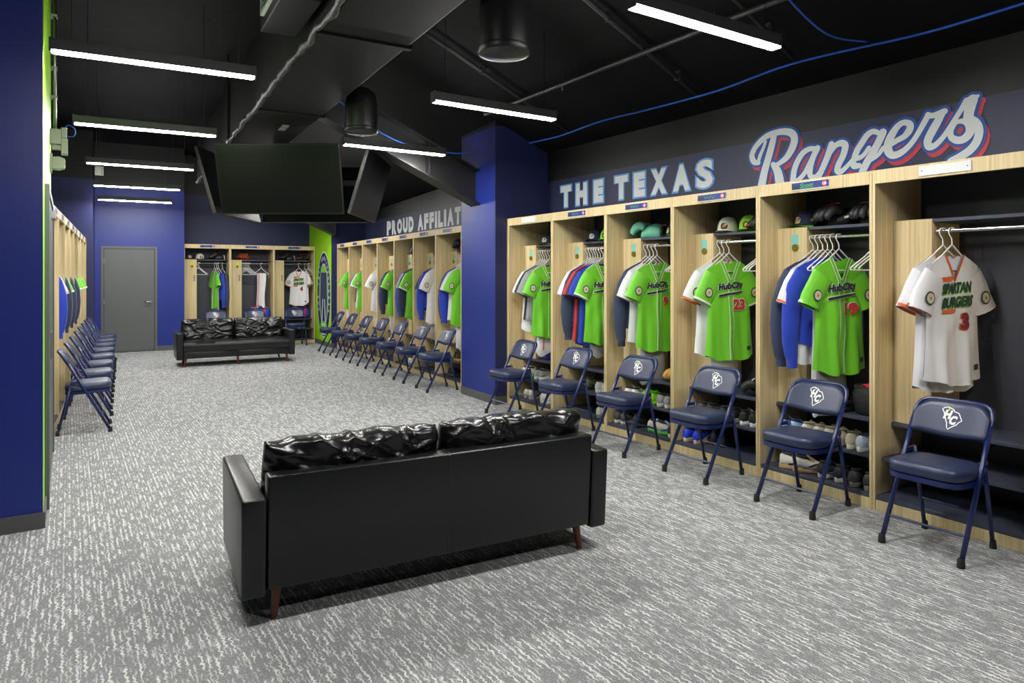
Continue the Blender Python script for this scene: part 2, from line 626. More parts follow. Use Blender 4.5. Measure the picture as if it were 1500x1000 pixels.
for k in range(13):
    z = 3.385 + k * .038
    G().add([(.818, 4.47, z), (.838, 4.47, z + .022), (.838, 4.88, z + .022), (.818, 4.88, z), (.818, 4.47, z + .006), (.838, 4.47, z + .028), (.838, 4.88, z + .028), (.818, 4.88, z + .006)],
            [(0, 1, 2, 3), (7, 6, 5, 4), (0, 3, 7, 4), (1, 5, 6, 2), (0, 4, 5, 1), (3, 2, 6, 7)]).build('slat', GREYBOX, gv)

# raking steel beams that carry the sloped deck
for yb, lb in ((7.86, 'sloped black steel beam ending at the blue pillar'), (14.75, 'sloped black steel beam ending at the green panel')):
    t = thing('raking_beam', lb, 'beam', (0, 0, 0))
    xe = 4.0 if yb < 10 else 3.99
    dz = -.457
    f = lambda x: 2.44 + (x - xe) * dz

    def bar(name, x0, x1, y0, y1, a, b, m=STEELBLK):
        g = G()
        vs = []
        for x in (x0, x1):
            for y in (y0, y1):
                vs += [(x, y, f(x) + a), (x, y, f(x) + b)]
        g.add(vs, [(0, 1, 3, 2), (4, 6, 7, 5), (0, 4, 5, 1), (2, 3, 7, 6), (0, 2, 6, 4), (1, 5, 7, 3)])
        return g.build(name, m, t)
    bar('bottom_flange', 1.9, xe, yb - .13, yb + .13, 0, .022)
    bar('web', 1.9, xe - .02, yb - .008, yb + .008, .022, .43)
    bar('top_flange', 1.9, xe, yb - .13, yb + .13, .43, .45)
    bar('stiffener', xe - .75, xe - .735, yb - .12, yb, .022, .43)
    bar('end_plate', xe - .012, xe, yb - .13, yb + .13, .0, .45)


# pendant speakers
def speaker(loc, label):
    t = thing('pendant_speaker', label, 'speaker', loc, 0, 'pendant speakers')
    G().lathe([(.0, .0), (.12, .0), (.158, .012), (.168, .03), (.166, .05), (.16, .055)], 24).build('grille', PLASBLK, t, smooth=True, sharp=40)
    G().lathe([(.16, .05), (.164, .12), (.155, .3), (.135, .40), (.09, .44), (.0, .445)], 24).build('shell', PLASBLK, t, smooth=True, sharp=40)
    zc = ceil_z(loc) - loc[2]
    G().tube([(0, 0, .44), (0, 0, zc + .02)], .006, 6).build('cable', PLASBLK, t)


speaker(CF(-.05, 4.25, 2.93), 'black pendant speaker between the lamps over the carpet')
speaker(CF(-1.49, 6.75, 2.97), 'black pendant speaker beside the hanging screens')

# cluster of screens
t = thing('ceiling_mount', 'black steel mount holding the hanging screens under the duct', 'mount', CF(-2.7, 8.7, 0), -YAW)
G().tube([(0, 0, 2.55), (0, 0, 3.25)], .035, 10).build('pole', PLASBLK, t)
G().box(-.25, .25, -.25, .25, 3.16, 3.2).build('ceiling_plate', PLASBLK, t)
for bx in ((-.74, .74, -.03, .03, 2.72, 2.78), (-.03, .03, -.6, .6, 2.64, 2.70)):
    G().box(*bx).build('cross_arm', PLASBLK, t)
tvm = []


def tv(lat, dd_, rz, label):
    t = thing('television', label, 'television', CF(lat, dd_, 2.695), 0, 'hanging screens')
    t.rotation_euler = Matrix.Rotation(-YAW + rz, 3, 'Z').__matmul__(Matrix.Rotation(radians(16), 3, 'X')).to_euler()
    G().box(-.72, .72, -.02, .02, -.41, .41).build('housing', PLASBLK, t, bevel=.004)
    G().box(-.708, .708, -.0235, -.0205, -.392, .398).build('screen', SCREEN, t)
    G().box(-.35, .35, .02, .07, -.25, .2).build('back_housing', PLASBLK, t, bevel=.01)
    for z in (-.08, .0, .08):
        G().box(-.28, .28, .071, .075, z - .006, z + .006).build('vent_slot', LAMPBODY, t)
    G().box(-.1, .1, .07, .14, -.1, .1).build('bracket', STEELBLK, t)


tv(-2.70, 7.95, 0, 'hanging flat television turned toward the sofa seen from behind')
tv(-1.80, 8.72, pi / 2, 'hanging flat television angled toward the blue pillar')
tv(-3.60, 8.72, -pi / 2, 'hanging flat television angled toward the grey double doors')
tv(-2.70, 9.48, pi, 'hanging flat television turned toward the sofa facing forward')

# blue data cable draped under the deck, pipes, boxes
g = G()
pts = [RF(4.6, y, z) for y, z in [(.6, 3.1), (1.45, 3.13), (2.2, 3.12), (2.85, 3.16), (3.3, 3.17), (3.9, 3.13), (4.7, 3.14), (5.4, 3.16), (6.1, 3.13), (6.7, 3.15)]]
g.tube(spline([tuple(p) for p in pts], 5), .009, 6)
prop(g.build('data_cable', BLUECABLE, smooth=True), 'blue data cable sagging along the deck above the lettered wall', 'cable')
g = G()
g.tube(spline([tuple(RF(x, y, z)) for x, y, z in [(4.6, 2.6, 3.17), (4.4, 2.75, 3.22), (4.2, 2.85, 3.38), (3.9, 2.9, 3.6)]], 6), .007, 6)
prop(g.build('data_cable', BLUECABLE, smooth=True), 'blue data cable dropping from the deck to join another', 'cable')
g = G()
g.tube(spline([(3.75, 7.6, 3.1), (3.5, 7.62, 3.07), (3.0, 7.62, 3.1), (2.6, 7.6, 3.22), (2.3, 7.6, 3.4), (2.0, 7.6, 3.6)], 6), .008, 6)
prop(g.build('data_cable', BLUECABLE, smooth=True), 'blue data cable crossing near the sloped beam and speaker', 'cable')
g = G()
g.tube(spline([(.78, 4.25, 4.2), (.74, 4.2, 3.95), (.62, 4.2, 4.0), (.4, 4.5, 4.2), (.1, 4.7, 4.25)], 6), .008, 6)
prop(g.build('data_cable', BLUECABLE, smooth=True), 'blue data cable hanging near the air grille', 'cable')
PIPE = mat('black_pipe', (40, 42, 44), .45)
for k, (a, b, r) in enumerate([((2.6, 3.2), (4.7, 3.25), .016), ((2.5, 4.2), (4.9, 4.3), .022), ((2.45, 6.1), (4.8, 6.2), .02)]):
    pa, pb = RF(a[0], a[1]), RF(b[0], b[1])
    pa.z = ceil_z(pa) - .06
    pb.z = ceil_z(pb) - .06
    t = thing('conduit_pipe', 'thin black conduit pipe running down the sloped deck, %s from the pillar' % ['third', 'second', 'first'][k], 'pipe', (0, 0, 0), 0)
    G().tube([pa, pb], r, 8).build('pipe', PIPE, t, smooth=True)
    for q in (.15, .5, .85):
        c = pa.lerp(pb, q)
        G().box(c.x - .012, c.x + .012, c.y - .03, c.y + .03, c.z - .02, c.z + .1).build('clip', PIPE, t)
t = thing('sprinkler_pipe', 'long black sprinkler pipe running parallel to the lettered wall', 'pipe', (0, 0, 0))
zz = ceil_z(RF(4.1, 4)) - .1
G().tube([RF(4.1, -2, zz), RF(4.1, 6.9, zz)], .024, 8).build('pipe', PIPE, t, smooth=True)
for y in (1.6, 3.5, 5.4):
    c = RF(4.1, y, zz)
    G().tube([c, c + Vector((0, 0, -.06))], .01, 6).build('sprinkler_head', STEEL, t)
    G().tube([c, c + Vector((0, 0, .14))], .005, 5).build('rod', PIPE, t)

# conduit and boxes on the green return
t = thing('junction_boxes', 'pale conduit with junction boxes on the lime green wall', 'junction box', (0, 0, 0))
b1 = to_frame(G().box(-.134, -.055, 7.05, 7.17, 2.70, 2.83)).build('box', GREYBOX, t, bevel=.004)
to_frame(G().box(-.054, -.012, 7.07, 7.15, 2.76, 2.85)).build('box', GREYBOX, t, bevel=.004)
to_frame(G().box(-.054, -.006, 7.06, 7.16, 2.62, 2.755)).build('box', GREYBOX, t, bevel=.004)
to_frame(G().box(-.12, -.03, 7.09, 7.15, 2.66, 2.70)).build('connector', GREYBOX, t)
for y in (7.09, 7.14):
    to_frame(G().tube([(-.1, y, 2.82), (-.1, y, 4.29)], .013, 8)).build('conduit', STEEL, t, smooth=True)
for z in (3.1, 3.35, 3.8):
    to_frame(G().box(-.134, -.082, 7.07, 7.16, z, z + .02)).build('strap', GREYBOX, t)
g = G().tube(spline([tuple(RF(*p)) for p in [(-.03, 7.1, 2.85), (.0, 7.1, 2.88), (.045, 7.1, 2.85), (.04, 7.1, 2.79), (-.01, 7.1, 2.78)]], 6), .005, 5)
g.build('wire', BLUECABLE, t, smooth=True)
t = thing('motion_sensor', 'small grey motion sensor below the junction boxes', 'sensor', (0, 0, 0))
to_frame(G().box(-.134, -.12, 7.04, 7.18, 2.46, 2.62)).build('plate', GREYBOX, t)
g = G()
g.rings([[RF(x, 7.11 + .055 * a, 2.54 + hh * b) for a, b in ((-1, -1), (1, -1), (1, 1), (-1, 1))] for x, hh in ((-.12, .05), (-.07, .055), (-.03, .04), (-.024, .02))])
g.build('sensor_head', GREYBOX, t, bevel=.006)
t = thing('hanging_box', 'small grey junction box hanging between the rear linear lamps', 'junction box', (-.33, 12.9, 3.2))
G().box(-.06, .06, -.04, .04, 0, .14).build('box', GREYBOX, t, bevel=.004)
G().tube([(0, 0, .14), (0, 0, 1.1)], .008, 6).build('conduit', PIPE, t)

# ================================================================== WALL LETTERING
def onwall(off):
    return lambda a, b: RF(5.14 - off, a, b)


BOXES = [('T', 6.815, 6.563), ('H', 6.512, 6.26), ('E', 6.18, 5.968), ('T', 5.813, 5.559), ('E', 5.508, 5.291), ('X', 5.245, 4.98), ('A', 4.933, 4.665), ('S', 4.629, 4.379)]
sg = thing('wall_sign', 'white block letters with light blue outline on the navy wall', 'sign', RF(5.14, 5.6, 2.55))
inv = sg.matrix_world.inverted()


def local(o, root):
    "mesh given in world coordinates -> child of a placed root"
    bpy.context.view_layer.update()
    o.parent = root
    o.matrix_parent_inverse = root.matrix_world.inverted()
    return o


bpy.context.view_layer.update()
for ch, a, b in BOXES:
    zl, zh = (2.40, 2.695) if ch != 'S' else (2.396, 2.702)
    bo = (.045, .075) if ch == 'S' else (.075, .105)
    g = fit_text(G(), ch, a - .023, b + .023, zl + .018, zh - .018, onwall(.005), bold=bo[0])
    o = local(g.build('letter', PAINTW), sg)
    g = fit_text(G(), ch, a, b, zl, zh, onwall(.003), bold=bo[1])
    q = local(g.build('letter_outline', PAINTLB), sg)
fw = lambda off: (lambda a, b: (4.71 - off, a, b))
sg = thing('wall_sign', 'plain white block letters on the wall by the blue pillar', 'sign', (4.71, 11.6, 2.55))
xs = {}
for word, a, b in (('PROUD', 13.43, 11.95), ('AFFILIAT', 11.74, 9.90)):
    ws = [{'I': .42, 'A': 1.12, 'O': 1.1, 'F': .88, 'L': .88}.get(c, 1.0) for c in word]
    gap = .18
    tot = sum(ws) + gap * (len(word) - 1)
    u = (a - b) / tot
    p = a
    for c, wv in zip(word, ws):
        g = fit_text(G(), c, p, p - wv * u, 2.40, 2.69, fw(.004), bold=.075)
        local(g.build('letter', PAINTW), sg)
        p -= (wv + gap) * u
g = fit_text(G(), 'E', 9.86, 9.66, 2.40, 2.69, fw(.004), bold=.075)
local(g.build('letter', PAINTW), sg)
# brush script word
SCRIPT=[[(3.884,2.567,0.037),(3.932,2.583,0.053),(3.957,2.637,0.053),(3.932,2.697,0.052),(3.878,2.748,0.052),(3.804,2.789,0.053),(3.716,2.804,0.053),(3.626,2.8,0.057),(3.557,2.773,0.063),(3.529,2.721,0.068),(3.547,2.654,0.068),(3.596,2.583,0.058),(3.656,2.544,0.045),(3.716,2.521,0.037)],
[(3.727,2.785,0.057),(3.752,2.696,0.065),(3.789,2.585,0.068),(3.825,2.482,0.073),(3.857,2.35,0.081)],
[(3.737,2.533,0.049),(3.696,2.474,0.073),(3.676,2.401,0.084),(3.666,2.329,0.091)],
[(3.815,2.742,0.032),(3.841,2.683,0.032),(3.868,2.633,0.036),(3.884,2.59,0.036)],
[(3.349,2.61,0.041),(3.395,2.613,0.044),(3.451,2.588,0.05),(3.503,2.522,0.053),(3.532,2.453,0.053),(3.542,2.385,0.053),(3.547,2.342,0.053)],
[(3.317,2.609,0.049),(3.358,2.54,0.049),(3.39,2.485,0.049),(3.432,2.423,0.042),(3.48,2.378,0.042),(3.528,2.349,0.049)],
[(3.326,2.602,0.049),(3.367,2.516,0.053),(3.385,2.442,0.052),(3.381,2.391,0.045),(3.339,2.378,0.036),(3.294,2.414,0.037),(3.258,2.467,0.041)],
[(3.303,2.382,0.049),(3.258,2.467,0.053),(3.222,2.545,0.055),(3.196,2.619,0.053)],
[(3.205,2.559,0.041),(3.161,2.605,0.045),(3.11,2.616,0.052),(3.08,2.588,0.057),(3.097,2.518,0.053),(3.135,2.45,0.052),(3.146,2.403,0.049),(3.118,2.39,0.044),(3.067,2.425,0.036),(3.017,2.474,0.032)],
[(2.824,2.649,0.038),(2.86,2.663,0.042),(2.905,2.642,0.048),(2.946,2.59,0.05),(2.984,2.537,0.05),(3.003,2.487,0.05)],
[(3.015,2.442,0.053),(3.005,2.42,0.049),(2.968,2.419,0.041)],
[(3.003,2.487,0.045),(2.98,2.477,0.041),(2.935,2.492,0.035),(2.89,2.544,0.035)],
[(2.784,2.642,0.06),(2.816,2.576,0.059),(2.86,2.503,0.059),(2.905,2.436,0.059),(2.942,2.368,0.059)],
[(2.89,2.442,0.03),(2.824,2.476,0.033),(2.78,2.527,0.035)],
[(2.78,2.52,0.038),(2.731,2.54,0.038),(2.675,2.566,0.041),(2.626,2.586,0.045),(2.593,2.622,0.054),(2.586,2.663,0.05),(2.62,2.687,0.042),(2.661,2.677,0.047),(2.702,2.635,0.056),(2.738,2.57,0.064),(2.745,2.507,0.064),(2.716,2.463,0.056),(2.661,2.466,0.05),(2.599,2.505,0.042),(2.546,2.566,0.039),(2.5,2.64,0.042),(2.464,2.702,0.042)],
[(2.464,2.712,0.038),(2.435,2.699,0.039),(2.391,2.704,0.044),(2.353,2.713,0.045)],
[(2.366,2.709,0.05),(2.403,2.642,0.057),(2.442,2.575,0.059),(2.464,2.524,0.056),(2.454,2.482,0.05),(2.416,2.486,0.042),(2.372,2.523,0.038),(2.335,2.57,0.036),(2.292,2.635,0.035),(2.25,2.699,0.035),(2.214,2.76,0.038)],
[(2.214,2.763,0.03),(2.185,2.767,0.033),(2.144,2.774,0.023)],
[(2.176,2.758,0.068),(2.191,2.713,0.07),(2.199,2.669,0.065),(2.202,2.631,0.064)],
[(2.286,2.62,0.03),(2.25,2.625,0.033),(2.208,2.612,0.053),(2.191,2.576,0.057),(2.196,2.532,0.057),(2.232,2.499,0.054),(2.274,2.499,0.05),(2.31,2.529,0.042),(2.31,2.572,0.035),(2.286,2.614,0.03)],
[(2.202,2.627,0.06),(2.164,2.61,0.05),(2.141,2.567,0.053),(2.138,2.515,0.053),(2.156,2.46,0.054),(2.196,2.415,0.056),(2.25,2.384,0.053),(2.31,2.36,0.05)]]

sg = thing('wall_sign', 'large white script lettering with blue and red edges', 'sign', RF(5.14, 3.0, 2.55))
SM = [spline(s, 5) for s in SCRIPT]
for nm, m, off, grow, sh in (('red_shadow', PAINTR, .001, .014, (-.022, -.036)), ('blue_outline', PAINTB, .005, .02, (0, 0)), ('white_script', PAINTW, .009, 0, (0, 0))):
    g = G()
    for k, s in enumerate(SM):
        ribbon(g, s, onwall(off), grow, sh)
    nrm = RF(-1, 0)
    g.v = [tuple(Vector(v) + nrm * (2e-6 * i)) for i, v in enumerate(g.v)]      # overlapping strokes never coplanar
    local(g.build(nm, m), sg)

# round crest on the green panel (the figure in its middle is left out)
cr = thing('wall_crest', 'tall oval navy crest with white rim on the green wall', 'emblem', (3.97, 15.585, 1.15))
RX, RZ = .60, .98
cw = lambda off: (lambda a, b: (-off, -a, b))
NAVYP = mat('crest_navy', (30, 38, 96), .5)
CGREEN = mat('crest_green', (120, 200, 50), .5)
CRED = mat('crest_red', (205, 50, 70), .5)


def oval(name, rx, rz, off, m, z=0):
    G().add([cw(off)(rx * cos(2 * pi * k / 48), z + rz * sin(2 * pi * k / 48)) for k in range(48)], [tuple(range(48))]).build(name, m, cr)


oval('rim', RX, RZ, .002, PAINTW)
oval('ring', RX - .025, RZ - .03, .003, NAVYP)
oval('inner_rim', RX - .21, RZ - .27, .004, PAINTW)
oval('field', RX - .23, RZ - .295, .005, CGREEN)
G().add([cw(.0055)(a, b) for a, b in ((-.26, .5), (.26, .5), (.3, -.1), (.2, -.6), (-.2, -.6), (-.3, -.1))], [tuple(range(6))]).build('middle_panel', NAVYP, cr)
for sx in (-1, 1):
    G().add([cw(.006)(sx * a, b) for a, b in ((.05, -.1), (.1, -.1), (.2, -.66), (.12, -.66))], [(0, 1, 2, 3)]).build('stripe', PAINTW, cr)


def arc_text(s, a0, a1, name):
    n = len(s)
    for k, c in enumerate(s):
        if c == ' ':
            continue
        an = radians(a0 + (a1 - a0) * k / (n - 1))
        rx, rz = RX - .115, RZ - .15
        cx, cz = rx * cos(an), rz * sin(an)
        tx, tz = (rz * cos(an), rx * sin(an))
        l = sqrt(tx * tx + tz * tz)
        ux, uz = tx / l, tz / l          # outward
        g = fit_text(G(), c, -.027, .027, -.046, .046, lambda a, b: cw(.0065)(cx + a * uz + b * ux, cz - a * ux + b * uz), bold=.03)
        g.build(name, PAINTW, cr)


arc_text('HUB CITY SPARTANBURGERS', 205, -25, 'letter')
g = G().add([cw(.007)(a, b) for a, b in ((-.26, -.62), (.26, -.62), (.3, -.76), (.2, -.74), (-.2, -.74), (-.3, -.76))], [tuple(range(6))])
ban = g.build('banner', CGREEN, cr)
fit_text(G(), "EST'D", -.15, .15, -.715, -.645, cw(.008), bold=.03).build('lettering', PAINTW, ban)
fit_text(G(), '2025', -.14, .14, -.91, -.79, cw(.0065), bold=.04).build('year', PAINTW, cr)
for sx in (-1, 1):
    G().add([cw(.0065)(sx * .42 + .03 * cos(pi / 2 + k * pi / 5) * (1 if k % 2 == 0 else .45), -.52 + .03 * sin(pi / 2 + k * pi / 5) * (1 if k % 2 == 0 else .45)) for k in range(10)], [tuple(range(10))]).build('star', CRED, cr)

# ================================================================== LOCKERS
LW, LD, LH = .905, .62, 2.27
TAGT = mat('teal_tag', (128, 205, 200), .7)
TAGY = mat('yellow_tag', (214, 226, 40), .7)
SEAL = mat('gold_seal', (120, 108, 24), .35, .3)
SEALD = mat('seal_dark', (40, 40, 20), .5)
PLATEB = mat('plate_blue', (24, 44, 130), .35)
PLATEW = mat('plate_white', (225, 228, 228), .3)
PLATEG = mat('plate_green', (70, 170, 70), .5)
PLATER = mat('plate_red', (225, 80, 70), .5)
PLATED = mat('plate_dark', (40, 36, 60), .5)
PANELS = {}


def shared(key, fn):
    if key not in PANELS:
        PANELS[key] = fn().mesh(key, .0015 if key != 'rod' else 0, key == 'rod', 1)
    return PANELS[key]


def squiggle(seed, n=7):
    rnd = random.Random(seed)
    pts = []
    for k in range(n):
        x = -.055 + .11 * k / (n - 1)
        pts.append((x, (.012 if k % 2 == 0 else -.009) + rnd.uniform(-.003, .003), .0045))
    return spline(pts, 4)


def locker(loc, rz, label, group, plate='blue', tag=None, lock=False, W=LW, name=None, num=None, seed=0):
    t = thing('open_locker', label, 'locker', loc, rz, group)
    k = '%.3f' % W
    wood, dk = WOOD, DARKLAM

    def part(nm, m, x0, x1, y0, y1, z0, z1):
        me = shared('%s_%s_%.3f' % (nm, k, x0), lambda: G().box(x0, x1, y0, y1, z0, z1))
        return mobj(nm, me, m, t)
    part('side_panel', wood, .001, .02, 0, LD, 0, LH)
    part('side_panel', wood, W - .02, W - .001, 0, LD, 0, LH)
    part('back_panel', dk, .02, W - .02, LD - .018, LD, .07, LH)
    part('top_panel', dk, .02, W - .02, .02, LD - .018, LH - .022, LH)
    part('fascia', wood, .0205, W - .0205, 0, .02, LH - .09, LH)
    part('kick_plate', wood, .0205, W - .0205, .004, .022, 0, .07)
    part('bottom_shelf', SHELFM, .0205, W - .0205, .008, LD - .018, .0705, .098)
    part('shoe_shelf', SHELFM, .0205, W - .0205, .085, LD - .018, .316, .34)
    part('mid_shelf', SHELFM, .0205, W - .0205, .20, LD - .018, .54, .564)
    part('hat_shelf', SHELFM, .0205, W - .0205, .235, LD - .018, 1.918, 1.94)
    part('cabinet_side', wood, .253, .271, .245, LD - .018, .565, 1.917)
    dr = part('cabinet_door', wood, .0215, .271, .225, .244, .566, 1.94)
    if tag:
        sub = G().box(.145, .2, .222, .2245, 1.80, 1.885).mesh('tag')
        mobj('tag', sub, TAGT if tag == 'teal' else TAGY, dr)
        sl = G()
        sl.prism([(.028 * cos(2 * pi * q / 12), .028 * sin(2 * pi * q / 12)) for q in range(12)], lambda a, b, c: (.175 + a, c, 1.785 + b), .2165, .2215)
        so = sl.build('seal', SEAL, dr)
    if lock:
        G().box(.205, .235, .205, .2245, 1.46, 1.60).build('lock', STEEL, dr, bevel=.004)
    me = shared('rod_' + k, lambda: G().tube([(.272, .27, 1.858), (W - .021, .27, 1.858)], .0125, 10))
    mobj('rod', me, CHROME, t)
    # name plate on the fascia
    c = W / 2
    zc = LH - .045
    mk = 'plateframe%d' % (plate == 'white')
    pl = G().box(c - .15, c + .15, -.008, -.0002, zc - .031, zc + .031).build('name_plate', PLATEW, t, bevel=.002)
    if plate == 'blue':
        G().box(c - .147, c + .147, -.0105, -.0082, zc - .023, zc + .026).build('plate_insert', PLATEB, pl)
        G().box(c - .146, c - .08, -.0112, -.0106, zc - .022, zc + .005).build('plate_patch', PLATED, pl)
        f = lambda a, b: (c - .02 + a, -.0118, zc + b)
        if name:
            fit_text(G(), name, -.06, .05, -.018, .018, f, bold=.02, shear=.25).build('lettering', PLATEG, pl)
        else:
            ribbon(G(), squiggle(seed), f).build('lettering', PLATEG, pl)
        G().add([(c + .115 + .02 * cos(q * pi / 8), -.0114, zc + .001 + .02 * sin(q * pi / 8)) for q in range(16)], [tuple(range(16))]).build('number_disc', PLATER, pl)
        fit_text(G(), num or '%d' % (11 + (seed * 7) % 30), c + .102, c + .128, zc - .009, zc + .011, lambda a, b: (a, -.0122, b), bold=.03).build('number', LOGOW, pl)
    else:
        for s in (-1, 1):
            G().add([(c + s * .13 + .004 * cos(q * pi / 4), -.0087, zc + .004 * sin(q * pi / 4)) for q in range(8)], [tuple(range(8))]).build('screw', RUBBER, pl)
    return t


class Row:
    def __init__(s, org, rz):
        s.o = Vector(org)
        s.rz = rz

    def at(s, x, y, z=0):
        return s.o + Matrix.Rotation(s.rz, 3, 'Z') @ Vector((x, y, z))


NEAR = []
for i in range(6):
    r = Row(RF(4.52, 7.05 - .905 * i), -pi / 2 + SK)
    NEAR.append(r)
    lk = locker(r.o, r.rz, 'maple open locker, %s from the blue pillar in the script-lettered row' % ORD[i], 'lockers under the script lettering',
                'white' if i in (0, 5) else 'blue', 'teal' if i < 5 else None, name='Scott' if i == 4 else None, num='18' if i == 4 else None, seed=i)
    if i == 0:
        G().box(-.024, 0, .0, .03, 0, LH).build('filler_strip', WOOD, lk)
FAR = []
for i in range(7):
    r = Row((4.09, 14.928 - .905 * i, 0), -pi / 2)
    FAR.append(r)
    locker(r.o, r.rz, 'maple open locker, %s from the green panel beside the blue pillar row' % ORD[i], 'lockers between green panel and blue pillar', 'blue', 'teal', seed=i + 10)
BACK = []
for i, nm in enumerate(('nearest the grey door', 'in the middle', 'nearest the green panel')):
    r = Row((1.155 + .935 * i, 16.36, 0), 0)
    BACK.append(r)
    locker(r.o, r.rz, 'maple open locker %s, behind the forward-facing sofa' % nm, 'lockers behind the far sofa', 'blue', 'yellow' if i < 2 else None, True, W=.933, seed=i + 20)
LEFT = []
for i in range(8):
    r = Row((-.59, 7.81 + .9 * i, 0), pi / 2)
    LEFT.append(r)
    locker(r.o, r.rz, 'maple open locker, %s past the grey double doors' % ORD[i], 'lockers along the left wall', 'blue', None, W=.899, seed=i + 30)

# ================================================================== FOLDING CHAIRS
ch = thing('folding_chair', 'x', 'chair', (0, 0, 0), 0, 'folding chairs')
TY = lambda z: -.23 + .43 * z / .82


def seat_pt(u, v, z, inset=0):
    # rounded plan: u,v in -1..1
    x = u * (.2 - inset)
    y = -.03 + v * (.2 - inset)
    return x, y, z


def rounded(rx, ry, cx, cy, n=28, p=4.5):
    out = []
    for k in range(n):
        a = 2 * pi * k / n
        c, s = cos(a), sin(a)
        out.append((cx + rx * math.copysign(abs(c) ** (2 / p), c), cy + ry * math.copysign(abs(s) ** (2 / p), s)))
    return out


def slope(y):
    return -.04 * (y + .23)


g = G()
lay = [(.19, .19, .435), (.2, .2, .445), (.203, .203, .475), (.198, .198, .496), (.18, .18, .508), (.12, .12, .512), (.04, .04, .513)]
g.rings([[(x, y, z + slope(y)) for x, y in rounded(a, b, 0, -.03)] for a, b, z in lay])
g.build('seat_pad', CHAIRV, ch, smooth=True, sharp=60)
g = G().rings([[(x, y, z + slope(y)) for x, y in rounded(.2, .2, 0, -.03)] for z in (.405, .412, .434)])
g.build('seat_pan', CHAIRM, ch, smooth=True, sharp=40)


def back_pt(u, v, off, grow=0):
    au = abs(u)
    top = .822 - .085 * max(0, (au - .45) / .55) ** 2.6
    bot = .628 - .018 * (1 - au ** 2) ** 2 + .012 * max(0, (au - .8) / .2) ** 2
    z = bot + (top - bot) * v
    x = u * .212
    y = TY(z) + .035 * (1 - au ** 2) - .012
    e = min(1, (1 - au) / .1) * min(1, v / .12, (1 - v) / .12)
    e = max(0, e)
    return (x, y + off * sqrt(1 - (1 - e) ** 2), z)


g = G()
g.grid(22, 10, lambda a, b: back_pt(a * 2 - 1, b, -.02))
g.grid(22, 10, lambda a, b: back_pt(a * 2 - 1, b, .014))
bk = g.build('backrest_pad', CHAIRV, ch, smooth=True, weld=.0005)
fb = lambda off: (lambda a, b: (a, TY(b) + .035 * (1 - (a / .212) ** 2) - .012 - .02 - off, b))
st = [(555, 190), (590, 165), (655, 150), (720, 165), (770, 180), (795, 210), (880, 225), (925, 280), (965, 335), (910, 370), (880, 410), (800, 450), (735, 495), (705, 460), (690, 400), (655, 345), (625, 290), (600, 240)]
poly = [((x - 760) * .000282, .722 - (y - 320) * .00035, .0055) for x, y in st]
ribbon(G(), poly, fb(.0018), closed=True).build('logo_outline', LOGOW, bk)
fit_text(G(), 'H', -.046, .002, .716, .766, fb(.0026), bold=.06, shear=.25).build('logo_letter', LOGOW, bk)
fit_text(G(), 'C', -.008, .034, .688, .738, fb(.0026), bold=.06, shear=.25).build('logo_letter', LOGOW, bk)
G().add([fb(.0034)(-.021 + .0085 * cos(pi / 2 + k * pi / 5) * (1 if k % 2 == 0 else .45), .769 + .0105 * sin(pi / 2 + k * pi / 5) * (1 if k % 2 == 0 else .45)) for k in range(10)], [tuple(range(10))]).build('logo_star', LOGOG, bk)
for s in (-1, 1):
    lg = G().tube([(s * .212, TY(0.03), .03), (s * .21, TY(.45), .45), (s * .208, TY(.70), .70)], .0145, 8).build('leg', CHAIRM, ch, smooth=True)
    G().lathe([(.021, 0), (.021, .012), (.018, .045), (.016, .05)], 10, (s * .212, TY(.02), 0)).build('foot_cap', RUBBER, lg, smooth=True, sharp=40)
    lg = G().tube([(s * .186, .222, .03), (s * .188, .105, .53)], .0125, 8).build('leg', CHAIRM, ch, smooth=True)
    G().lathe([(.019, 0), (.019, .012), (.0165, .045), (.014, .05)], 10, (s * .186, .226, 0)).build('foot_cap', RUBBER, lg, smooth=True, sharp=40)
    G().box(s * .2 - .008, s * .2 + .008, .03, .115, .50, .525).build('hinge_bracket', CHAIRM, ch, bevel=.003)
    G().tube([(s * .2, TY(.44) + .005, .44), (s * .2, .115, .47)], .008, 6).build('seat_link', CHAIRM, ch)
arc = [(s * x, TY(z) + dy, z) for s, x, z, dy in [(-1, .208, .70, 0), (-1, .208, .745, .004), (-1, .196, .785, .01), (-1, .165, .808, .016), (-1, .12, .815, .024), (-1, .0, .815, .033),
                                                  (1, .12, .815, .024), (1, .165, .808, .016), (1, .196, .785, .01), (1, .208, .745, .004), (1, .208, .70, 0)]]
G().tube(spline(arc, 3), .0135, 8).build('back_frame', CHAIRM, ch, smooth=True)
G().tube([(-.21, TY(.15), .15), (.21, TY(.15), .15)], .0075, 6).build('stretcher', CHAIRM, ch)
G().tube([(-.186, .18, .2), (.186, .18, .2)], .0075, 6).build('stretcher', CHAIRM, ch)
used = [0]


def chair(loc, rz, label, group):
    c = ch if not used[0] else copy_tree(ch)
    used[0] = 1
    c.location = loc
    c.rotation_euler = (0, 0, rz)
    prop(c, label, 'chair', group)


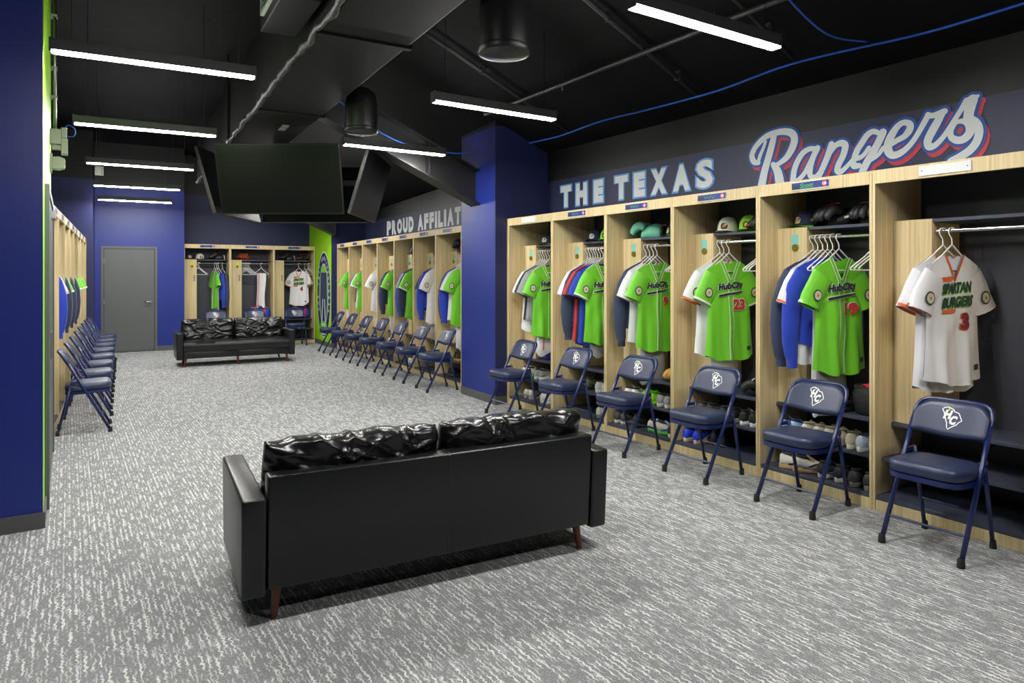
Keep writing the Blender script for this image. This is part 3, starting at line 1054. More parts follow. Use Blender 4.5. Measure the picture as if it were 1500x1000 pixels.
random.seed(11)
for i, y in enumerate((6.5, 5.53, 4.62, 3.715, 2.84, 1.97)):
    chair(RF(4.228, y), -pi / 2 + SK + radians(random.uniform(-1.2, 1.2)), 'navy padded folding chair, %s from the blue pillar in the script-lettered row' % ORD[i], 'chairs under the script lettering')
for i in range(7):
    y = 14.18 - .908 * i
    chair((3.78, y, 0), -pi / 2 + radians(random.uniform(-2, 2)), 'navy padded folding chair, %s from the green panel beside the lockers' % ORD[i], 'chairs between green panel and blue pillar')
for x, nm in ((1.78, 'nearest the grey door'), (2.58, 'in the middle'), (3.44, 'nearest the green panel')):
    chair((x, 16.04, 0), radians(random.uniform(-3, 3)), 'navy padded folding chair %s behind the forward-facing sofa' % nm, 'chairs behind the far sofa')
for i in range(8):
    chair((-.332, 8.19 + .9 * i, 0), pi / 2 + radians(random.uniform(-1.5, 1.5)), 'navy padded folding chair, %s past the grey double doors' % ORD[i], 'chairs along the left wall')

# ================================================================== SOFAS
def cushion(x0, x1, y0, y1, z0, z1, seed, wr, nx=72, ny=40, puff=.5):
    "pillow with creases radiating from its seams; faces -y"
    g = G()
    cx, cz = (x0 + x1) / 2, (z0 + z1) / 2
    hx, hz, hy = (x1 - x0) / 2, (z1 - z0) / 2, (y1 - y0) / 2
    ym = (y0 + y1) / 2

    def surf(sgn):
        def fn(a, b):
            u, v = a * 2 - 1, b * 2 - 1
            e = max(0, (1 - abs(u) ** 4) * (1 - abs(v) ** 4)) ** puff
            p = Vector((u * 2.2 + seed, v * 1.6, sgn))
            # creases fan out from the corners and seams
            wx = noise.noise(Vector((u * 1.7 + seed, v * 1.3, 4))) * .8
            r1 = 1 - abs(noise.noise(Vector((u * 2.0 + v * 1.6 + wx + seed * 3.1, v * .9 - u * .5, seed)))) * 2.2
            r2 = 1 - abs(noise.noise(Vector((u * 3.4 - v * 2.1 + wx, v * 1.5, seed + 9)))) * 2.2
            r3 = 1 - abs(noise.noise(Vector((u * 9 + wx * 3, v * 3.2 + seed, 21)))) * 2.0
            c = wr * (max(0, r1) ** 3 * 1.0 + max(0, r2) ** 3 * .7 + max(0, r3) ** 3 * .04 - .55) * e ** .5
            big = noise.noise(p) * wr * .6 * e
            x = cx + hx * u * (1 - .02 * v * v)
            z = cz + hz * v * (1 - .05 * u * u * (1 if v > 0 else .2)) + noise.noise(Vector((u * 4, seed, sgn * 0))) * .012 * (v > .5) + noise.noise(Vector((u * 9, seed + 4, 0))) * .008 * (v > .5)
            return (x, ym + sgn * (hy * e + c + big), z)
        return fn
    g.grid(nx, ny, surf(-1))
    g.grid(nx, ny, surf(1))
    return g


sf = thing('sofa', 'x', 'sofa', (0, 0, 0), 0, 'black leather sofas')


def tilt_box(x0, x1, pts):
    "prism along x from a y,z outline"
    return G().prism(pts, lambda a, b, t: (t, a, b), x0, x1)


bp = tilt_box(-.875, .875, [(.30, .145), (.39, .145), (.425, .668), (.32, .668)]).build('back_panel', LEATHER, sf, bevel=.014, seg=3, smooth=True, sharp=50)
G().tube([(0, .3895, .15), (0, .4245, .655), (0, .41, .669), (0, .33, .669)], .0028, 5).build('seam', LEATHER, bp)
G().tube([(-.862, .419, .661), (.862, .419, .661)], .0045, 6).build('piping', SOFTLEATHER, bp)
for s in (-1, 1):
    a0, a1 = sorted((s * .879, s * .985))
    tilt_box(a0, a1, [(-.37, .125), (.40, .125), (.425, .575), (-.42, .585)]).build('arm', LEATHER, sf, bevel=.016, seg=3, smooth=True, sharp=50)
for k, (a, b) in enumerate(((-.875, -.001), (.001, .875))):
    G().box(a, b, -.375, .30, .145, .265).build('base_rail', LEATHER, sf, bevel=.01, seg=2, smooth=True, sharp=50)
    sc = G()
    sc.grid(20, 12, lambda u, v: (a + (b - a) * u, -.395 + .6 * v, .42 + .02 * (1 - (2 * u - 1) ** 6) * (1 - (2 * v - 1) ** 6) + .006 * noise.noise(Vector((u * 5 + k * 3, v * 4, 2)))))
    sc.grid(20, 12, lambda u, v: (a + (b - a) * u, -.395 + .6 * v, .268))
    sc.grid(20, 4, lambda u, v: (a + (b - a) * u, -.395 - .012 * sin(pi * v), .268 + (.152 + .006 * noise.noise(Vector((u * 5 + k * 3, 0, 2)))) * v))
    for xx in (a, b):
        sc.grid(12, 4, lambda u, v: (xx, -.395 + .6 * u, .268 + .152 * v))
    sc.build('seat_cushion', SOFTLEATHER, sf, smooth=True, weld=.004, sharp=60)
    bcu = cushion(a - .002 if k == 0 else a + .004, b - .004 if k == 0 else b + .002, .09, .33, .40, .80, 3.7 + 5 * k, .026, puff=.3)
    bcu.v = [(x, y + .09 * (z - .4) / .4 - .03, z) for x, y, z in bcu.v]
    bcu.build('back_cushion', SOFTLEATHER, sf, smooth=True, weld=.0005)
for x, y in ((-.84, -.33), (.84, -.33), (-.82, .33), (.82, .33), (0, -.33)):
    dx = .02 * (1 if x > 0 else -1 if x < 0 else 0)
    dy = .012 * (1 if y > 0 else -1)
    G().tube([(x + dx, y + dy, 0), (x, y, .15)], [.015, .024], 12).build('leg', WALNUT, sf, smooth=True, sharp=40)
sf.location = (1.447, 3.575, 0)
sf.rotation_euler = (0, 0, pi - radians(1.4))
prop(sf, 'black leather sofa seen from behind in the middle of the carpet', 'sofa', 'black leather sofas')
s2 = copy_tree(sf)
s2.location = (1.785, 13.33, 0)
s2.rotation_euler = (0, 0, 0)
prop(s2, 'black leather sofa facing forward before the back lockers', 'sofa', 'black leather sofas')

# ================================================================== CLOTHES
def fab(n, rgb, rough=.75):
    return mat('fabric_' + n, rgb, rough, bump=.15, bump_scale=300, sheen=.15)


F_GREEN = fab('lime', (112, 204, 40), .5)
F_WHITE = fab('white', (226, 226, 230))
F_NAVY = fab('navy', (44, 56, 84))
F_BLUE = fab('royal', (28, 58, 178))
F_BLACK = fab('black', (44, 46, 50))
F_GREY = fab('grey', (150, 152, 156))
F_RED = fab('red', (205, 36, 60))
F_ORANGE = fab('orange', (214, 96, 36))
F_MAROON = fab('maroon', (130, 30, 40))
F_LWHITE = fab('piping_white', (222, 236, 214))
F_INK = fab('ink_navy', (28, 34, 58))
F_DKGREEN = fab('ink_green', (24, 52, 38))
PATCHD = fab('patch_dark', (50, 52, 56))
PATCHR = fab('patch_red', (190, 60, 60))
PATCHW = fab('patch_pale', (200, 205, 180))
PATCHO = fab('patch_orange', (205, 130, 50))
LNB = .155        # shoulder seam height below the rod


def clamp(a, lo=0.0, hi=1.0):
    return max(lo, min(hi, a))


class Garment:
    def __init__(s, L=.82, T=.035, seed=0, V=.17, W=.212, sleeve='short'):
        s.L, s.T, s.seed, s.V, s.W, s.sl = L, T, seed, V, W, sleeve
        rnd = random.Random(seed)
        s.ph = [rnd.uniform(0, 6) for _ in range(6)]

    def w(s, q):
        return s.W + .02 * q - .014 * sin(pi * q)

    def zt(s, x):
        return -LNB - .085 * clamp((abs(x) - .07) / .15)

    def zh(s, x, q=1):
        return -LNB - s.L + .045 * (x / s.w(1)) ** 2 + .008 * sin(x * 34 + s.ph[0])

    def fold(s, x, q, back=0):
        p = s.ph
        return q * (.016 * sin(x * 34 + p[0] + back * 2 + q * 1.5) + .007 * sin(x * 71 + p[1] - q * 2)) + .004 * sin(q * 9 + p[2]) * q + .007 * sin(q * 13 + x * 27 * (1 if p[5] > 3 else -1) + p[3]) * sin(pi * q)

    def front_y(s, x, z):
        q = clamp((z - s.zt(x)) / (s.zh(x) - s.zt(x)))
        ww = s.w(q)
        e = sqrt(max(0, 1 - min(1, abs(x) / ww) ** 2.5))
        return -(s.T * e * (.55 + .45 * q) + s.fold(x, q) * e)

    def back_y(s, x, z):
        q = clamp((z - s.zt(x)) / (s.zh(x) - s.zt(x)))
        ww = s.w(q)
        e = sqrt(max(0, 1 - min(1, abs(x) / ww) ** 2.5))
        return s.T * .8 * e * (.5 + .5 * q) + s.fold(x, q, 1) * e * .6

    def gin(s, q):
        z = -LNB + (s.zh(0) + LNB) * q
        zv = -LNB - s.V
        return .072 * clamp((z - zv) / s.V) if s.V else 0

    def body(s, ns=14, nb=8):
        g = G()
        for sg in (-1, 1):
            def fn(a, b, sg=sg):
                q = b
                x = s.gin(q) + (s.w(q) - s.gin(q)) * a
                z = s.zt(x) + (s.zh(x) - s.zt(x)) * q
                return (sg * x, s.front_y(sg * x, z), z)
            g.grid(nb, ns, fn)

        def fb(a, b):
            x = (a * 2 - 1) * s.w(b)
            z = s.zt(x) + (s.zh(x) - s.zt(x)) * b
            if abs(x) < .075 and b < .2:
                z -= .03 * (1 - (x / .075) ** 2) * (1 - b / .2)
            return (x, s.back_y(x, z), z)
        g.grid(nb * 2, ns, fb)
        for sg in (-1, 1):
            s.sleeve(g, sg)
        return g

    def sl_path(s, sg):
        if s.sl == 'short':
            return [(.135, -.30, .105, .03), (.19, -.38, .1, .036), (.232, -.455, .094, .042), (.26, -.52, .09, .046)]
        return [(.135, -.30, .105, .03), (.20, -.39, .092, .036), (.245, -.52, .08, .04), (.262, -.66, .07, .04), (.262, -.80, .06, .04), (.25, -.90, .05, .036), (.248, -.93, .038, .03), (.248, -.985, .037, .03)]

    def ring(s, sg, k, grow=1.0, t=None, n=12):
        P = s.sl_path(sg)
        if t is not None:
            k0 = min(int(t), len(P) - 2)
            f = t - k0
            c = [P[k0][i] + (P[k0 + 1][i] - P[k0][i]) * f for i in range(4)]
            k = k0
        else:
            c = P[k]
        a, b = P[max(k - 1, 0)], P[min(k + 1, len(P) - 1)]
        dx, dz = b[0] - a[0], b[1] - a[1]
        l = sqrt(dx * dx + dz * dz)
        dx, dz = dx / l, dz / l
        px, pz = -dz, dx
        wob = .006 * sin(k * 2.1 + s.ph[4])
        return [(sg * (c[0] + px * c[2] * cos(2 * pi * q / n) * grow), wob + c[3] * sin(2 * pi * q / n) * grow, c[1] + pz * c[2] * cos(2 * pi * q / n) * grow) for q in range(n)]

    def sleeve(s, g, sg):
        if s.sl == 'none':
            return
        P = s.sl_path(sg)
        g.rings([s.ring(sg, k) for k in range(len(P))], cap=False)


def jersey(loc, rz, label, group, m, trim, seed, L=.82, sleeve='short', V=.17, T=.035, art=None, num=None, piping=None, patch=True, name='baseball_jersey', cat='jersey', lod=0):
    t = thing(name, label, cat, loc, rz, group)
    G_ = Garment(L, T, seed, V, sleeve=sleeve)
    G_.body(18 if lod == 0 else 10, 13 if lod == 0 else 6).build('body', m, t, smooth=True)
    fs = lambda off: (lambda a, b: (a, G_.front_y(a, b) - off, b))
    n = len(G_.sl_path(1)) - 1
    if trim:
        for sg in (-1, 1):
            g = G().rings([G_.ring(sg, 0, 1.03, t=n - (.24 if sleeve == 'short' else .9)), G_.ring(sg, 0, 1.05, t=n - .0001)], cap=False)
            g.build('sleeve_trim', trim, t, smooth=True)
        if V:
            for sg in (-1, 1):
                pts = []
                for k in range(9):
                    q = k / 8 * (V / L)
                    x = G_.gin(q) + .004
                    z = G_.zt(x) + (G_.zh(x) - G_.zt(x)) * q
                    pts.append((sg * x, z, .014 if trim is not F_LWHITE else .007))
                ribbon(G(), pts, fs(.004), caps=False).build('collar_trim', trim, t)
    if piping:
        for sg in (-1, 1):
            pts = []
            for k in range(16):
                q = k / 15
                z = -LNB - .012 - (L - .03) * q
                x = .021 if z < -LNB - V - .03 else .021 + .085 * clamp((z + LNB + V + .03) / (V + .03)) ** 1.15
                pts.append((sg * x, z, .0065))
            ribbon(G(), pts, fs(.005), caps=False).build('piping', piping, t)
    if patch:
        for sg in ((-1,) if lod else (-1, 1)):
            c = G_.sl_path(sg)[2 if sleeve == 'short' else 1]
            cx, cz = sg * (c[0] - .01), c[1] + .02
            for nm, r, mm, of in (('sleeve_patch', .044, PATCHD, .006), ('sleeve_patch_field', .034, PATCHW, .008), ('sleeve_patch_center', .012, PATCHO, .010)):
                o = G().add([(cx + r * .85 * cos(q * pi / 8), -c[3] - of, cz + r * sin(q * pi / 8)) for q in range(16)], [tuple(range(16))])
                o.build(nm, mm, t)
    sh = lambda off, rot: (lambda a, b: fs(off)(a, b + a * rot))
    if art == 'script':
        for (nm, mm, of, gr, bo) in (('chest_outline', F_LWHITE, .008, .0045, .075), ('chest_lettering', F_INK, .012, 0, .055)):
            g = fit_text(G(), 'HubCity', -.122, .128, -.42, -.345, sh(of, .12), bold=bo, shear=.15, grow=gr)
            ribbon(g, [(-.112, -.45, .02), (-.04, -.447, .021), (.05, -.444, .018), (.11, -.438, .01)], sh(of, .12), grow=gr)
            g.build(nm, mm, t)
    if art == 'block':
        for (nm, mm, of, dx, bo) in (('chest_shadow', LOGOG, .008, .006, .05), ('chest_lettering', F_DKGREEN, .012, 0, .05)):
            g = fit_text(G(), 'SPARTAN', -.118 + dx, .12 + dx, -.405 - dx, -.335 - dx, sh(of, .08), bold=bo, shear=.3)
            fit_text(g, 'BURGERS', -.118 + dx, .13 + dx, -.495 - dx, -.425 - dx, sh(of, .08), bold=bo, shear=.3)
            g.build(nm, mm, t)
        for a, b, c, d_ in ((-.12, -.02, -.325, -.295), (-.115, -.01, -.53, -.505)):
            G().add([sh(.009, .08)(x, z) for x, z in ((a, c), (b - .02, c), (b, (c + d_) / 2), (b - .01, d_), (a + .01, d_))], [(0, 1, 2, 3, 4)]).build('chest_banner', F_ORANGE, t)
    if num:
        wd = .029 * len(num)
        cx = .07 if art == 'block' else .075
        z0, z1 = (-.64, -.535) if art == 'block' else (-.585, -.49)
        fit_text(G(), num, cx - wd, cx + wd, z0, z1, fs(.009), bold=.08, grow=.006).build('number_outline', F_LWHITE if art != 'block' else F_ORANGE, t)
        fit_text(G(), num, cx - wd, cx + wd, z0, z1, fs(.013), bold=.05).build('number', F_RED if art != 'block' else F_MAROON, t)
    if art:
        G().add([fs(.007)(x, z) for x, z in ((.15, -.165 - L + .10), (.195, -.165 - L + .105), (.195, -.165 - L + .14), (.15, -.165 - L + .135))], [(0, 1, 2, 3)]).build('hem_label', F_BLACK, t)
    return t


def pants(loc, rz, label, group, m, stripe, seed, L=.95, W=.15):
    t = thing('baseball_pants', label, 'pants', loc, rz, group)
    rnd = random.Random(seed)
    ph = rnd.uniform(0, 6)
    g = G()
    R_ = []
    for k in range(11):
        q = k / 10
        wd = W * (1 - .12 * q + .05 * sin(q * 7 + ph))
        R_.append([(wd * cos(2 * pi * a / 20) + .012 * sin(q * 5 + ph), (.022 + .012 * q) * sin(2 * pi * a / 20) + .01 * q * sin(2 * pi * a / 20 * 3 + ph), -.22 - L * q + (.03 * sin(a * .9 + ph) * (q > .95))) for a in range(20)])
    g.rings(R_)
    g.build('body', m, t, smooth=True, sharp=60)
    if stripe:
        for s in (1, -1):
            ribbon(G(), [(-W * .35 + .012 * sin(q * 5 + ph), -.2 - L * .97 * q, .014) for q in [k / 8 for k in range(9)]], lambda a, b: (a, s * .052, b), caps=False).build('side_stripe', stripe, t)
    return t


HG = G()
hook = [(.0, .0, -.092), (.0, .0, -.07), (-.004, 0, -.05), (-.02, 0, -.028), (-.026, 0, -.006), (-.02, 0, .012), (-.004, 0, .0175), (.012, 0, .0165), (.022, 0, .006), (.023, 0, -.01)]
HG.tube(spline(hook, 3), .0042, 6)
HANG_HOOK = HG.mesh('hook', smooth=True)
fr = [(0, 0, -.092), (-.03, 0, -.118), (-.08, 0, -.163), (-.15, 0, -.212), (-.182, 0, -.238), (-.18, 0, -.25), (-.16, 0, -.253), (0, 0, -.253), (.16, 0, -.253), (.18, 0, -.25), (.182, 0, -.238), (.15, 0, -.212), (.08, 0, -.163), (.03, 0, -.118)]
HANG_FRAME = G().tube(fr, .0052, 6, closed=True).mesh('frame', smooth=True)
# the pair of garment hangers share these meshes


def hanger(loc, rz, label, group='plastic hangers'):
    t = thing('clothes_hanger', label, 'hanger', loc, rz, group)
    mobj('hook', HANG_HOOK, WHITEP, t)
    mobj('frame', HANG_FRAME, WHITEP, t)
    return t


ROD = (.27, 1.8585)


def hang(row, where, items, group, face=1, empties=(), lod=0, x0=None):
    """items: (x, turn, kind, extra...) ; face=+1: fronts toward local +x"""
    base = row.rz + face * pi / 2
    loaded = 0
    for (x, turn, kind, kw) in items:
        rz = base - face * radians(turn)
        p = row.at(x, ROD[0], ROD[1])
        kw = dict(kw)
        hl = kw.pop('label')
        lab = hl + ', ' + where
        hl = hl.replace('short-sleeved ', '').replace('long-sleeved ', '').replace(' hanging on a hanger', '').replace(' with orange cuffs', '').replace('orange-cuffed ', '').replace('baseball ', '')
        seed = kw.pop('seed', int(x * 1000) + len(where))
        if kind == 'jersey':
            jersey(p, rz, lab, group, seed=seed, lod=lod, **kw)
        elif kind == 'pants':
            pants(p, rz, lab, group, seed=seed, **kw)
        if not kw.get('nohanger'):
            hanger(p, rz, 'white hanger holding the ' + hl + ', ' + where, 'loaded hangers')
    for x, turn in empties:
        hanger(row.at(x, ROD[0], ROD[1]), base - face * radians(turn), 'empty white plastic hanger, ' + where, 'empty hangers')


def green(num=None, art='script', **k):
    k.setdefault('L', .87)
    return dict(label='lime green short-sleeved jersey', m=F_GREEN, trim=F_LWHITE, piping=F_LWHITE, art=art, num=num, **k)


def white(num=None, art=None, **k):
    return dict(label='white short-sleeved jersey with orange cuffs', m=F_WHITE, trim=F_ORANGE, art=art, num=num, **k)


def jack(col, m, **k):
    k.setdefault('trim', m)
    return dict(label=col + ' long-sleeved pullover', m=m, sleeve='long', V=0, L=.68, patch=False, name='pullover', cat='pullover', T=.026, **k)


def tee(col, m, **k):
    k.setdefault('L', .7)
    return dict(label=col + ' short-sleeved shirt', m=m, trim=None, V=.08, patch=False, name='shirt', cat='shirt', T=.024, **k)


def pant(col, m, stripe=None, **k):
    return dict(label=col + ' baseball pants hanging on a hanger', m=m, stripe=stripe, **k)


def wn(i):
    return '%s locker from blue pillar, script-lettered row' % ORD[i]


def wf(i):
    return '%s locker from green panel' % ORD[i]


TH = .028
CLN, CLF, CLB, CLL = 'clothes under the script lettering', 'clothes between panel and pillar', 'clothes behind the far sofa', 'clothes along the left wall'
hang(NEAR[0], wn(0), [(.30, 28, 'jersey', white(T=TH)), (.345, 26, 'jersey', tee('black', F_BLACK)), (.39, 23, 'jersey', tee('grey', F_GREY)), (.44, 16, 'pants', pant('white', F_WHITE, F_ORANGE, L=1.0)), (.49, 15, 'jersey', green(seed=5))], CLN)
hang(NEAR[1], wn(1), [(.30, 28, 'jersey', tee('white', F_WHITE, L=.86)), (.345, 26, 'jersey', jack('dark navy', F_NAVY)), (.39, 22, 'jersey', tee('bright red', F_RED, L=.88)), (.43, 20, 'jersey', tee('black', F_BLACK, L=.9)), (.47, 18, 'jersey', tee('royal blue', F_BLUE, L=.9)),
                      (.515, 12, 'pants', pant('grey', F_GREY, L=.92)), (.56, 15, 'jersey', green(seed=9))], CLN)
hang(NEAR[2], wn(2), [(.30, 30, 'jersey', jack('navy', F_NAVY, trim=F_INK)), (.35, 22, 'jersey', white(T=TH)), (.40, 16, 'pants', pant('light grey', F_GREY, L=1.1)), (.45, 16, 'jersey', green('9', seed=3))], CLN, empties=[(.80, 24), (.825, 20)])
hang(NEAR[3], wn(3), [(.305, 28, 'jersey', white(seed=21, L=.86)), (.35, 14, 'pants', pant('white', F_WHITE, L=1.0)), (.405, 18, 'jersey', green('23', seed=14))], CLN, empties=[(.76, 26), (.785, 23), (.81, 20)])
hang(NEAR[4], wn(4), [(.295, 32, 'jersey', jack('dark navy', F_NAVY)), (.335, 24, 'jersey', white(T=TH)), (.375, 26, 'jersey', jack('royal blue', F_BLUE, art=None)), (.415, 16, 'pants', pant('white', F_WHITE, F_ORANGE, L=1.1)), (.455, 14, 'pants', pant('light grey', F_GREY, L=1.05)), (.505, 18, 'jersey', green('19', seed=7))], CLN,
     empties=[(.77, 26), (.795, 23), (.82, 20)])
hang(NEAR[5], wn(5), [(.318, 22, 'jersey', dict(white(seed=31, L=.9), label='plain white orange-cuffed jersey behind another')), (.372, 18, 'jersey', dict(white('3', 'block', seed=33, L=.84), label='white orange-cuffed jersey with number 3'))], CLN)

hang(FAR[0], wf(0), [(.33, 5, 'pants', pant('white', F_WHITE)), (.42, 12, 'jersey', green(art=None))], CLF, lod=1)
hang(FAR[1], wf(1), [(.32, 20, 'jersey', tee('navy', F_NAVY)), (.37, 16, 'jersey', white(T=TH)), (.45, 12, 'jersey', green(art=None))], CLF, lod=1)
hang(FAR[2], wf(2), [(.36, 8, 'pants', pant('white', F_WHITE, F_ORANGE, L=1.15)), (.44, 14, 'jersey', white('4', 'block', L=.84))], CLF, lod=1)
hang(FAR[3], wf(3), [(.31, 16, 'jersey', jack('navy', F_NAVY)), (.37, 10, 'pants', pant('white', F_WHITE, F_ORANGE, L=1.1)), (.46, 12, 'jersey', green(art=None))], CLF, lod=1)
hang(FAR[4], wf(4), [(.30, 20, 'jersey', jack('royal blue', F_BLUE)), (.34, 15, 'jersey', tee('grey', F_GREY)), (.385, 15, 'jersey', jack('dark navy', F_NAVY)), (.47, 10, 'jersey', green(art=None, L=.88))], CLF, lod=1)
hang(FAR[5], wf(5), [(.30, 20, 'jersey', tee('black', F_BLACK)), (.345, 18, 'jersey', jack('royal blue', F_BLUE)), (.40, 8, 'pants', pant('light grey', F_GREY, L=1.1)), (.46, 10, 'jersey', white(L=.9))], CLF, lod=1)
hang(FAR[6], wf(6), [(.30, 24, 'jersey', jack('dark navy', F_NAVY)), (.345, 20, 'jersey', jack('royal blue', F_BLUE)), (.385, 14, 'jersey', white(T=TH)), (.43, 6, 'pants', pant('white', F_WHITE, L=1.15)), (.49, 12, 'jersey', green(art=None, L=.88))], CLF, lod=1)

hang(BACK[0], 'locker nearest the grey door', [(.64, 12, 'jersey', green(art=None)), (.685, 12, 'pants', pant('white', F_WHITE, L=1.0)), (.72, 18, 'jersey', jack('royal blue', F_BLUE)), (.80, 15, 'jersey', jack('dark navy', F_NAVY, seed=77))], CLB, face=-1, lod=1, empties=[(.30, 60), (.325, 60)])
hang(BACK[1], 'middle locker behind sofa', [(.70, 50, 'pants', pant('white', F_WHITE, F_ORANGE, L=.78, W=.11))], CLB, face=-1, lod=1, empties=[(.30, 70), (.335, 68), (.37, 64), (.405, 66), (.44, 60)])
hang(BACK[2], 'back locker by green panel', [(.62, 62, 'jersey', dict(white('4', 'block', seed=51, L=.84), label='white orange-cuffed jersey with chest lettering')), (.76, 10, 'jersey', dict(white(seed=52, L=.8), label='white orange-cuffed jersey turned sideways'))], CLB, face=-1, lod=1, empties=[(.83, 30), (.86, 30)])

wl = lambda i: '%s locker past double doors' % ORD[i]
hang(LEFT[1], wl(1), [(.33, 0, 'jersey', jack('royal blue', F_BLUE)), (.38, 0, 'jersey', white(T=TH)), (.43, 0, 'pants', pant('white', F_WHITE, L=1.1))], CLL, face=-1, lod=1)
hang(LEFT[2], wl(2), [(.34, 0, 'jersey', jack('dark navy', F_NAVY)), (.40, 0, 'jersey', green(art=None))], CLL, face=-1, lod=1)
hang(LEFT[3], wl(3), [(.36, 0, 'jersey', jack('dark navy', F_NAVY))], CLL, face=-1, lod=1)
hang(LEFT[4], wl(4), [(.34, 0, 'jersey', jack('dark navy', F_NAVY)), (.40, 0, 'jersey', green(art=None))], CLL, face=-1, lod=1)
hang(LEFT[5], wl(5), [(.38, 0, 'jersey', green(art=None))], CLL, face=-1, lod=1)
hang(LEFT[6], wl(6), [(.38, 0, 'jersey', green(art=None))], CLL, face=-1, lod=1)

# ================================================================== SHOES
def shoe_geo():
    "toe toward +y, heel at y=0, 0.29 long"
    prof = [  # y, half width, height, x shift
        (.0, .024, .072), (.012, .031, .082), (.04, .035, .086), (.075, .035, .074), (.11, .035, .066), (.14, .037, .070), (.17, .041, .062), (.205, .045, .052), (.24, .045, .045), (.268, .038, .039), (.284, .022, .032), (.289, .006, .026)]
    up = G()
    rs = []
    for y, w_, h in prof:
        ring = []
        for k in range(12):
            a = 2 * pi * k / 12 - pi / 2
            c, s = cos(a), sin(a)
            x = w_ * math.copysign(abs(c) ** .7, c) * (1 if s < .3 else .82 if s < .8 else .6)
            z = .02 + (h - .02) * (.5 + .5 * math.copysign(abs(s) ** .8, s))
            ring.append((x, y, z))
        rs.append(ring)
    up.rings(rs)
    so = G()
    rs = []
    for z, gr in ((0, .88), (.006, 1.02), (.018, 1.06), (.026, 1.0)):
        out = []
        for k in range(22):
            a = 2 * pi * k / 22
            yy = .143 - .148 * cos(a) * (1 if gr < 1.01 else 1.01)
            ww = 0
            for i in range(len(prof) - 1):
                if prof[i][0] <= clamp(yy, 0, .2889) <= prof[i + 1][0]:
                    f = (clamp(yy, 0, .2889) - prof[i][0]) / (prof[i + 1][0] - prof[i][0])
                    ww = prof[i][1] + (prof[i + 1][1] - prof[i][1]) * f
            ww = max(ww, .012)
            out.append((ww * gr * 1.05 * (math.copysign(abs(sin(a)) ** .5, sin(a)) if abs(sin(a)) > 1e-6 else 0), yy, z))
        rs.append(out)
    so.rings(rs)
    op = G().rings([[(.024 * cos(2 * pi * k / 12) * sc, .058 + .045 * sin(2 * pi * k / 12) * sc, .083 + zz - .10 * (.045 * sin(2 * pi * k / 12))) for k in range(12)] for sc, zz in ((1.0, -.004), (1.08, .003), (.9, .006), (.78, -.001))])
    tg = G().grid(4, 5, lambda a, b: ((a - .5) * .036, .085 + .075 * b, .098 - .032 * b - .01 * (2 * a - 1) ** 2))
    la = []
    for k in range(4):
        y = .112 + .019 * k
        la.append(G().tube([(-.027, y, .066 - .006 * k), (-.012, y + .004, .077 - .007 * k), (.012, y - .002, .077 - .007 * k), (.027, y + .002, .066 - .006 * k)], .003, 5))
    sts = []
    for sx in (-1, 1):
        st = G()
        sts.append(st)
        ribbon(st, spline([(.06, .03, .011), (.1, .034, .012), (.14, .05, .010), (.17, .055, .006)], 4), lambda a, b: (sx * (.0385 + .05 * max(0, a - .1)), a, b), caps=False)
    return dict(upper=up.mesh('upper', smooth=True), sole=so.mesh('sole', smooth=True), collar=op.mesh('collar', smooth=True), tongue=tg.mesh('tongue', smooth=True), laces=[x.mesh('lace', smooth=True) for x in la], stripe=[x.mesh('stripe') for x in sts])


SH = shoe_geo()
SETS = {}


def shoe(loc, rz, label, group, up, sole, lace, inner=(40, 40, 42), stripe=None, tipped=0):
    t = thing('shoe', label, 'shoe', loc, rz, group)
    t.scale = (1.1, 1.03, 1.38)
    if tipped:
        t.rotation_euler = (0, radians(tipped), rz)
    key = (up, sole, lace, inner)
    if key not in SETS:
        f = lambda n, c: mat('shoe_%s_%d_%d_%d' % ((n,) + c), c, .6)
        d = {}
        for nm, c in (('upper', up), ('sole', sole), ('collar', inner), ('tongue', lace)):
            me = SH[nm].copy()
            me.materials.append(f(nm, c))
            d[nm] = me
        ls = []
        for q in SH['laces']:
            me = q.copy()
            me.materials.append(f('lace', lace))
            ls.append(me)
        d['lace'] = ls
        d['stripe'] = []
        for q in SH['stripe']:
            me = q.copy()
            me.materials.append(f('stripe', stripe or sole))
            d['stripe'].append(me)
        SETS[key] = d
    d = SETS[key]
    u = None
    for q in d['stripe']:
        mobj('side_stripe', q, None, t)
    for nm in ('upper', 'sole', 'collar', 'tongue'):
        o = mobj(nm, d[nm], None, t)
        if nm == 'tongue':
            for l in d['lace']:
                mobj('lace', l, None, o)
    return t


Z1, Z2, Z3, ZT = .0985, .3405, .5645, 1.9405
WHT, OFFW, GRY, BLK, LIMEC, BLU, LBL, TAN, DKG = (222, 222, 218), (206, 202, 186), (150, 152, 152), (34, 35, 37), (140, 225, 30), (28, 62, 210), (140, 178, 222), (186, 176, 152), (70, 72, 74)


def pair(row, where, col, x, y, z, up, sole, lace, gap=.098, ang=0, inner=(40, 40, 42), stripe=None, both=True, flip=False):
    for k in range(2 if both else 1):
        a = radians(ang + (4 if k else -4))
        rz = row.rz + a + (pi if flip else 0)
        p = row.at(x + (k - .5) * gap if both else x, y + (.29 if flip else 0), z)
        shoe(p, rz, '%s, %s' % (col, where), 'shoes on the locker shelves', up, sole, lace, inner, stripe)


